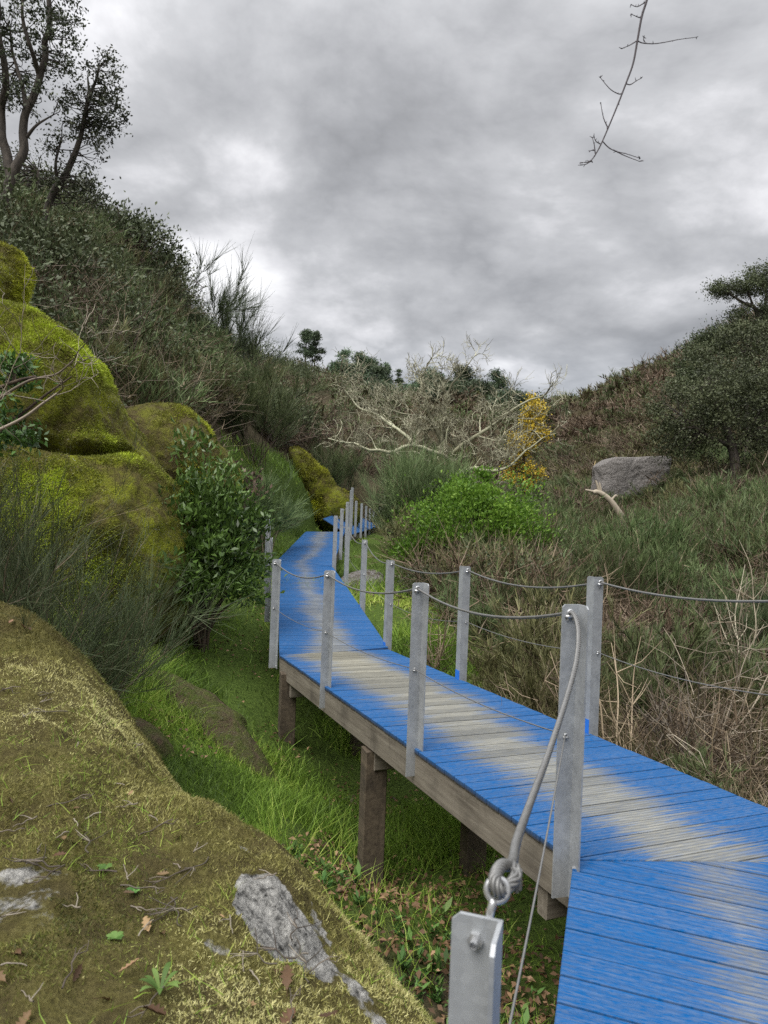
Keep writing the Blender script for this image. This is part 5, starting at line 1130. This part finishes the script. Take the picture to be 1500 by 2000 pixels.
# flowering mimosa
b = fill(1025, 985, 29); D_ = 29
def flowers(e, C):
    m_ = MB(); k = rs.randint(0, len(C), 9000); sel = rs.rand(len(C)) < .75; k = k[sel[k]]; Q_ = C[k]+rs.normal(size=(len(k), 3))*.13 + np.array([0, -.12, .05]); V, F, ii = leaves(Q_, rnd_dirs(len(k)), .07*rs.uniform(.7, 1.3, len(k)), .8, .1); m_.add(V, F, 0, rs.rand(len(k))[ii]); m_.build('blossom', [M['mimosa']], e)
leafy_tree('mimosa_tree', 'slender mimosa tree covered in golden yellow blossom right of the bare tree', b, [(rel(b, [(1025, 990, D_), (1022, 920, D_), (1030, 850, D_), (1038, 780, D_)]), .08, .02)],
           [((P(1040, 805, D_)-b), (.45, .5, .75), 3), ((P(1045, 850, D_)-b), (.5, .5, .5), 2), ((P(1012, 870, D_)-b), (.55, .5, .45), 2), ((P(1005, 920, D_)-b), (.45, .5, .5), 2), ((P(1035, 930, D_)-b), (.5, .5, .5), 1.5)], 95, 2000, .10, M['holm'], M['brownbark'], .16, extra=flowers)
# the big bare lichen-covered tree
def bare_tree(name, label, base, limbs, mat, depth=4, twigs=3.2, cat='tree', minr=.006):
    e = empty(name, base, label, cat); t_ = MB(); tw_ = MB()
    def grow(p, d, ln, r, dep):
        n = 5; pts = [p]; q_ = p.copy(); dd = d.copy()
        for i in range(n):
            dd = unit(dd + rs.normal(size=3)*.24 + np.array([0, 0, .05])); q_ = q_ + dd*ln/n; pts.append(q_.copy())
        pts = np.array(pts); V, F = tube(pts, np.linspace(r, r*.5, n+1), 5 if r > .02 else 3); (t_ if r > .022 else tw_).add(V, F, 0, rs.rand())
        if dep > 0: kids(pts, r, ln, dep-1)
    def kids(pts, r, ln, dep):
        nk = int(round(twigs+rs.rand()*1.6))
        for _ in range(nk):
            t = rs.uniform(.25, 1)*(len(pts)-1); i = min(int(t), len(pts)-2); p = pts[i]+(pts[i+1]-pts[i])*(t-i); dd = unit(pts[i+1]-pts[i])
            nd = unit(dd*.75 + rs.normal(size=3)*.62 + np.array([0, 0, .22])); grow(p, nd, ln*rs.uniform(.5, .82), max(minr, r*rs.uniform(.45, .65)), dep)
    for pts, r0, r1, dep in limbs:
        q_ = smooth_path(pts, 7); q_ = q_+fbm(q_*2.1, 2, 3)[:, None]*.05; V, F = tube(q_, np.linspace(r0, r1, len(q_)), 8); t_.add(V, F, 0, rs.rand())
        L_ = np.linalg.norm(np.diff(q_, axis=0), axis=1).sum(); nk = max(3, int(L_*3.0))
        for i in rs.randint(len(q_)//4, len(q_)-1, nk):
            dd = unit(q_[i+1]-q_[i]); nd = unit(dd*.7+rs.normal(size=3)*.6+np.array([0, 0, .35])); f = 1-.5*i/len(q_); grow(q_[i], nd, rs.uniform(.7, 1.4)*f*min(1.1, L_/3.2+.3), max(minr*1.3, (r0+(r1-r0)*i/len(q_))*.45), dep)
        grow(q_[-1], unit(q_[-1]-q_[-3]), min(1.2, L_*.35), r1, dep)
    t_.build('trunk', [mat], e); tw_.build('branches', [mat], e); return e
b = fill(885, 985, 27); D_ = 27
limbs = [(rel(b, [(885+(q0-885)*.86, q1, q2) for q0, q1, q2 in [(890, 1000, D_), (893, 940, D_), (885, 900, D_), (862, 860, D_), (840, 825, D_), (822, 790, D_)]]), .17, .055, 4),
         (rel(b, [(885+(q0-885)*.86, q1, q2) for q0, q1, q2 in [(885, 905, D_), (850, 885, D_-.8), (800, 870, D_-1.2), (740, 882, D_-1.5), (700, 880, D_-1.5), (670, 870, D_-1.4)]]), .10, .035, 3),
         (rel(b, [(885+(q0-885)*.86, q1, q2) for q0, q1, q2 in [(880, 890, D_), (905, 870, D_-.6), (940, 850, D_-.9), (985, 825, D_-1), (1020, 800, D_-1), (1060, 780, D_-1)]]), .095, .03, 3),
         (rel(b, [(885+(q0-885)*.86, q1, q2) for q0, q1, q2 in [(893, 930, D_), (930, 915, D_-1.5), (975, 920, D_-2), (1010, 912, D_-2.2), (1050, 880, D_-2.2)]]), .09, .03, 3),
         (rel(b, [(885+(q0-885)*.86, q1, q2) for q0, q1, q2 in [(862, 860, D_), (865, 800, D_+.5), (880, 755, D_+.6), (905, 730, D_+.6)]]), .075, .026, 3),
         (rel(b, [(885+(q0-885)*.86, q1, q2) for q0, q1, q2 in [(822, 790, D_), (820, 760, D_), (800, 735, D_+.3)]]), .045, .018, 3),
         (rel(b, [(885+(q0-885)*.86, q1, q2) for q0, q1, q2 in [(800, 870, D_-1.2), (760, 840, D_-.8), (715, 815, D_-.5), (660, 790, D_-.4), (640, 760, D_-.4)]]), .07, .026, 3),
         (rel(b, [(885+(q0-885)*.86, q1, q2) for q0, q1, q2 in [(840, 825, D_), (790, 810, D_+.8), (740, 800, D_+1), (700, 770, D_+1)]]), .045, .018, 3)]
bare_tree('bare_tree', 'large bare wide branching tree pale with lichen in the valley centre', b, limbs, M['lichen_bark'], 3, 2.7, minr=.009)
for (px, py, d, lab, h, mt) in [(600, 900, 33, 'bare grey tree on the slope left of the big bare one', 3.0, 'drystem'), (690, 930, 36, 'smaller bare brown tree behind the far railing', 3.4, 'drystem'), (960, 930, 40, 'thin bare tree behind the right limbs of the big bare one', 4.0, 'drystem')]:
    b = fill(px, py, d); bare_tree('bare_tree', lab, b, [(np.array([[0, 0, -.2], [.1, 0, h*.3], [-.1, .1, h*.6]]), .08, .04, 3), (np.array([[.1, 0, h*.3], [.7, 0, h*.5], [1.3, 0, h*.62]]), .06, .025, 3), (np.array([[.1, 0, h*.25], [-.6, 0, h*.45], [-1.2, 0, h*.55]]), .06, .025, 3)], M[mt], 3, 2.4, minr=.014)
# pines and dark trees on the far ridge
def pine(label, px, py, d, top, cw, umbrella=.5, group='pines on the far ridge', n=3600):
    b = fill(px, py, d); h = max(1.6, P(px, top, d)[2]-b[2]); e = empty('pine_tree', b, label, 'tree', group); t_ = MB(); V, F = tube(smooth_path([np.array([0, 0, -.5]), np.array([rs.normal()*.1, 0, h*.5]), np.array([rs.normal()*.2, 0, h*.95])], 4), np.linspace(.14, .04, 9)*h/6, 6); t_.add(V, F, 0, .5)
    ncl = 26; tt = rs.uniform(umbrella, 1, ncl); a = rs.uniform(0, 2*PI, ncl); rad = cw*(1.05-((tt-umbrella)/(1-umbrella))**1.4*.75)*rs.uniform(.3, 1, ncl); C = np.c_[np.cos(a)*rad, np.sin(a)*rad, tt*h]
    for c in C: V, F = tube([np.array([0, 0, c[2]-.25*cw]), c], [.03*h/6, .015*h/6], 4); t_.add(V, F, 0, .5)
    t_.build('trunk', [M['brownbark']], e); k = rs.randint(0, ncl, n); Q_ = C[k]+rs.normal(size=(n, 3))*cw*np.array([.24, .24, .13]); D = unit(rs.normal(size=(n, 3))+np.array([0, 0, .5])); c_ = MB(); V, F, ii = strips(Q_, D, .16*cw*rs.uniform(.6, 1.3, n), .0011*d, None, 1, .4); ct_ = rs.rand(ncl); c_.add(V, F, 0, np.clip(ct_[k]*.6+rs.rand(n)*.4, 0, 1)[ii]); c_.build('crown', [M['pine']], e)
pine('left of two small pines standing together on the left skyline', 598, 690, 62, 645, .75, .45); pine('right of two small pines standing together on the left skyline', 616, 692, 63, 650, .7, .4)
pine('tall umbrella pine with rounded dark crown behind the bare tree top', 905, 800, 88, 718, 1.9, .45, n=6000); pine('umbrella pine nearest the yellow mimosa on the far ridge', 968, 805, 92, 728, 1.7, .42, n=5200)
pine('round crowned tree behind the bare tree, left of the umbrella pines', 838, 795, 90, 724, 1.9, .45, n=5200)
pine('small conical pine at the notch of the left skyline', 755, 750, 85, 711, .7, .2); pine('second small pointed pine right of the skyline notch', 778, 768, 88, 722, .65, .2)
for i, (px, py, d, top, cw, lab) in enumerate([(675, 722, 74, 688, 1.3, 'dark bushy pine on the left skyline, first right of the bare hill crest'), (700, 728, 76, 690, 1.3, 'dark bushy pine second along the left skyline'), (722, 740, 78, 700, 1.4, 'dark bushy pine third along the left skyline'), (740, 765, 74, 722, 1.7, 'dark rounded pine below the left skyline notch'), (700, 775, 66, 738, 1.7, 'dark evergreen on the slope above the bare tree left limbs'), (735, 800, 62, 757, 1.8, 'dark evergreen midway down the slope behind the bare tree'), (800, 810, 84, 755, 2.0, 'dark evergreen behind the upper twigs of the bare tree'), (990, 840, 70, 788, 2.0, 'dark evergreen left of the mimosa on the far slope'), (1010, 830, 80, 795, 1.7, 'dark evergreen behind the top of the mimosa'), (935, 840, 76, 782, 2.1, 'dark evergreen below the umbrella pines'), (870, 840, 72, 775, 2.1, 'dark evergreen behind the centre of the bare tree'), (660, 745, 68, 718, 1.2, 'low dark pine left of the dark evergreen group on the slope')]):
    pine(lab, px, py, d, top, cw, .12, 'dark evergreens on the far slopes', 4200)
# skyline shrubs on the right ridge
for i, (px, py, d) in enumerate([(1095, 815, 80), (1120, 805, 76), (1180, 780, 70), (1205, 770, 68), (1240, 755, 64), (1290, 725, 60), (1315, 705, 56), (1345, 690, 52)]):
    big(broom_mb(rs.uniform(1.4, 2.4), .8, 26, 26, .03, .3, greenfrom=.2), 'broom_shrub', [M['drystem'], M['broom']], fill(px, py, d), 'spiky broom shrub standing along the right skyline', group='broom along the right skyline')

# ------------------------------------------------------------------ small single things
# leafy branch and grey twigs reaching in from the left
b = P(-60, 820, 4.2)
limbs = [(rel(b, [(-140, 900, 4.2), (-30, 860, 4.2), (40, 810, 4.2), (90, 770, 4.2), (140, 735, 4.2)]), .016, .004), (rel(b, [(-140, 860, 4.2), (-20, 770, 4.15), (30, 745, 4.1), (70, 735, 4.1)]), .015, .008)]
e = leafy_tree('leafy_branch', 'glossy dark leaved branch reaching in at the left edge before the huge boulder', b, limbs, [((P(10, 770, 4.2)-b), (.13, .12, .16), 3), ((P(-20, 840, 4.2)-b), (.2, .15, .12), 3), ((P(50, 850, 4.2)-b), (.12, .12, .05), 1.2), ((P(30, 720, 4.2)-b), (.06, .1, .06), .8)], 46, 1100, .055, M['laurel'], M['brownbark'], .05, cat='branch', asp=.4, twr=.003)
b = P(-30, 850, 4.0)
bare_tree('dead_branch', 'forking grey dead branch in front of the yellow mossed boulder', b, [(rel(b, [(-90, 880, 4.0), (20, 830, 4.0), (80, 790, 4.0), (112, 768, 4.0)]), .011, .006, 2), (rel(b, [(-90, 880, 4.0), (-30, 800, 4.0), (30, 757, 4.0), (75, 740, 4.0), (115, 728, 4.0), (150, 700, 4.0)]), .011, .004, 2)], M['pale_twig'], 2, 2.4, 'branch', minr=.0022)
# bare shoots behind the second boulder and in the right thicket
def shoots(label, px, py, d, h, n, mat='pale_twig', sp=.8, w=.012, name='bare_sapling'):
    e = MB(); p = fill(px, py, d)
    for _ in range(n):
        a = rs.uniform(0, 2*PI); tl = rs.uniform(.1, 1)*sp; dd = unit(np.array([math.cos(a)*tl, math.sin(a)*tl, 1])); q_ = [np.zeros(3)-.05]; x_ = np.zeros(3); ln = h*rs.uniform(.5, 1.1)
        for i in range(5): dd = unit(dd+rs.normal(size=3)*.14); x_ = x_+dd*ln/5; q_.append(x_.copy())
        q_ = np.array(q_); V, F = tube(smooth_path(q_, 3), np.linspace(w, w*.25, 16), 5); tn = rs.rand(); e.add(V, F, 0, tn)
        for _k in range(7):
            i = rs.randint(1, 5); d2_ = unit(q_[i+1]-q_[i]+rs.normal(size=3)*.6); l2 = ln*rs.uniform(.15, .4); V, F = tube([q_[i], q_[i]+d2_*l2*.5, q_[i]+unit(d2_+rs.normal(size=3)*.25+np.array([0, 0, .2]))*l2], [w*.45, w*.3, w*.14], 4); e.add(V, F, 0, tn)
    o_ = e.build(name, [M[mat]]); o_.location = p; tag(o_, label, 'sapling')
shoots('bare pale shoots fanning out behind the rounded mossy boulder', 330, 830, 13, 2.0, 16, 'twig', 1.6, .012)
shoots('bare brown shoots above the huge boulder on the left slope', 230, 760, 14, 2.4, 14, 'drystem', 1.2, .013)
shoots('grey bare saplings in front of the granite block', 1255, 1060, 18, 1.5, 9, 'twig', .5, .010)
for (lab, px, py, d, h, n, mat, sp, w) in [
    ('tangled pale bare branches at the right edge beyond the railing cable', 1500, 1480, 5.8, 1.15, 14, 'pale_twig', 1.3, .0075), ('bare tan stems rising just right of the second right railing post', 1215, 1480, 5.9, 1.2, 9, 'tan_stem', .7, .011),
    ('dark crooked leafless shrub in the middle of the thicket right of the posts', 1330, 1500, 6.0, 1.25, 12, 'twig', 1.1, .010), ('tan leafless shrub low on the bank at the lower right edge', 1440, 1560, 5.4, .8, 12, 'tan_stem', 1.5, .007),
    ('bare brown stems between the two nearest right railing posts', 1050, 1400, 7.0, .9, 10, 'tan_stem', .9, .009), ('pale forked twigs leaning over the lower cable at the right', 1400, 1420, 6.6, 1.2, 9, 'pale_twig', 1.0, .008),
    ('brown leafless bush behind the third right railing post', 850, 1290, 9.6, .9, 14, 'tan_stem', 1.2, .009), ('greyish bare stems above the right railing near the picture edge', 1460, 1250, 9.0, 1.5, 8, 'pale_twig', .6, .011)]:
    shoots(lab, px, py, d, h*1.35, n, mat, sp, w*1.15)
shoots('slender forked bare sapling low on the right slope left of the granite block', 1062, 1010, 22, 1.0, 3, 'twig', .3, .012)
# broken pale trunk
b = fill(1205, 1000, 21); D_ = 21; m_ = MB()
for pts, r0, r1 in [([(1215, 1010, D_), (1192, 978, D_), (1170, 962, D_), (1158, 962, D_)], .10, .07), ([(1172, 964, D_), (1166, 945, D_), (1163, 938, D_)], .05, .02), ([(1165, 962, D_), (1150, 958, D_), (1143, 957, D_)], .045, .02), ([(1175, 965, D_), (1172, 948, D_), (1171, 942, D_)], .04, .015), ([(1192, 980, D_), (1202, 968, D_), (1206, 970, D_)], .04, .02)]:
    q_ = smooth_path(rel(b, pts), 5); V, F = tube(q_, np.linspace(r0, r1, len(q_)), 8); m_.add(V, F, 0, .85)
o_ = m_.build('broken_trunk', [M['pale_twig']]); o_.location = b; tag(o_, 'broken pale tree trunk with stubby antler like branches on the right slope', 'dead trunk')
b = fill(1163, 900, 33); m_ = MB(); V, F = tube(smooth_path([np.array([0, 0, -.2]), np.array([.05, 0, .8]), np.array([-.05, 0, 1.5]), np.array([.0, 0, 1.9])], 4), np.linspace(.05, .025, 13), 6); m_.add(V, F, 0, .7); o_ = m_.build('dead_snag', [M['straw']]); o_.location = b; tag(o_, 'thin upright pale snag left of the granite block', 'dead trunk')
# bare twig hanging from above at the upper right
TD = 2.6; b = P(1262, 0, TD)
def px2(lst): return [P(1080+a/1500*420, c/1214*340, TD)-b for a, c in lst]
ht = MB()
def tw(lst, r0, r1, k=5):
    q_ = smooth_path(px2(lst), k); V, F = tube(q_, np.linspace(r0, r1, len(q_)), 7); ht.add(V, F, 0, .5)
    for i in range(2, len(q_)-1, 4): V, F = tube([q_[i], q_[i]+rs.normal(size=3)*.004+np.array([0, 0, .004])], [r1*1.6, r1*.7], 5); ht.add(V, F, 0, .3)
    for _ in range(3): V, F = tube([q_[-1], q_[-1]+rs.normal(size=3)*.006], [r1*1.8, r1*.8], 5); ht.add(V, F, 0, .3)
tw([(720, -330), (690, -150), (655, 0), (620, 115), (590, 280), (560, 440), (510, 580), (440, 760), (345, 985), (295, 1080), (265, 1120)], .0052, .0018)
for l_ in [[(655, 8), (600, 42), (575, 45), (545, 32)], [(618, 125), (590, 118), (545, 98)], [(590, 285), (625, 300), (700, 305), (780, 295), (880, 275), (1000, 260)], [(640, 292), (632, 275), (634, 262)], [(585, 285), (530, 318), (478, 338)], [(512, 585), (540, 590), (580, 565), (615, 545)], [(483, 650), (460, 655), (410, 630), (370, 590), (330, 540)], [(380, 885), (352, 820), (332, 715)], [(345, 985), (390, 1030), (440, 1055), (520, 1075), (608, 1105)], [(420, 1045), (500, 1085), (602, 1125)], [(330, 1003), (300, 985), (285, 950)], [(295, 1070), (288, 1010), (275, 960)], [(296, 1050), (275, 1048), (258, 1053)], [(265, 1120), (235, 1132), (195, 1133)], [(262, 1125), (230, 1145), (198, 1150)]]: tw(l_, .0022, .0010)
o_ = ht.build('hanging_twig', [M['darktwig']]); o_.location = b; tag(o_, 'bare dark budding twig hanging down against the clouds at the upper right', 'twig')
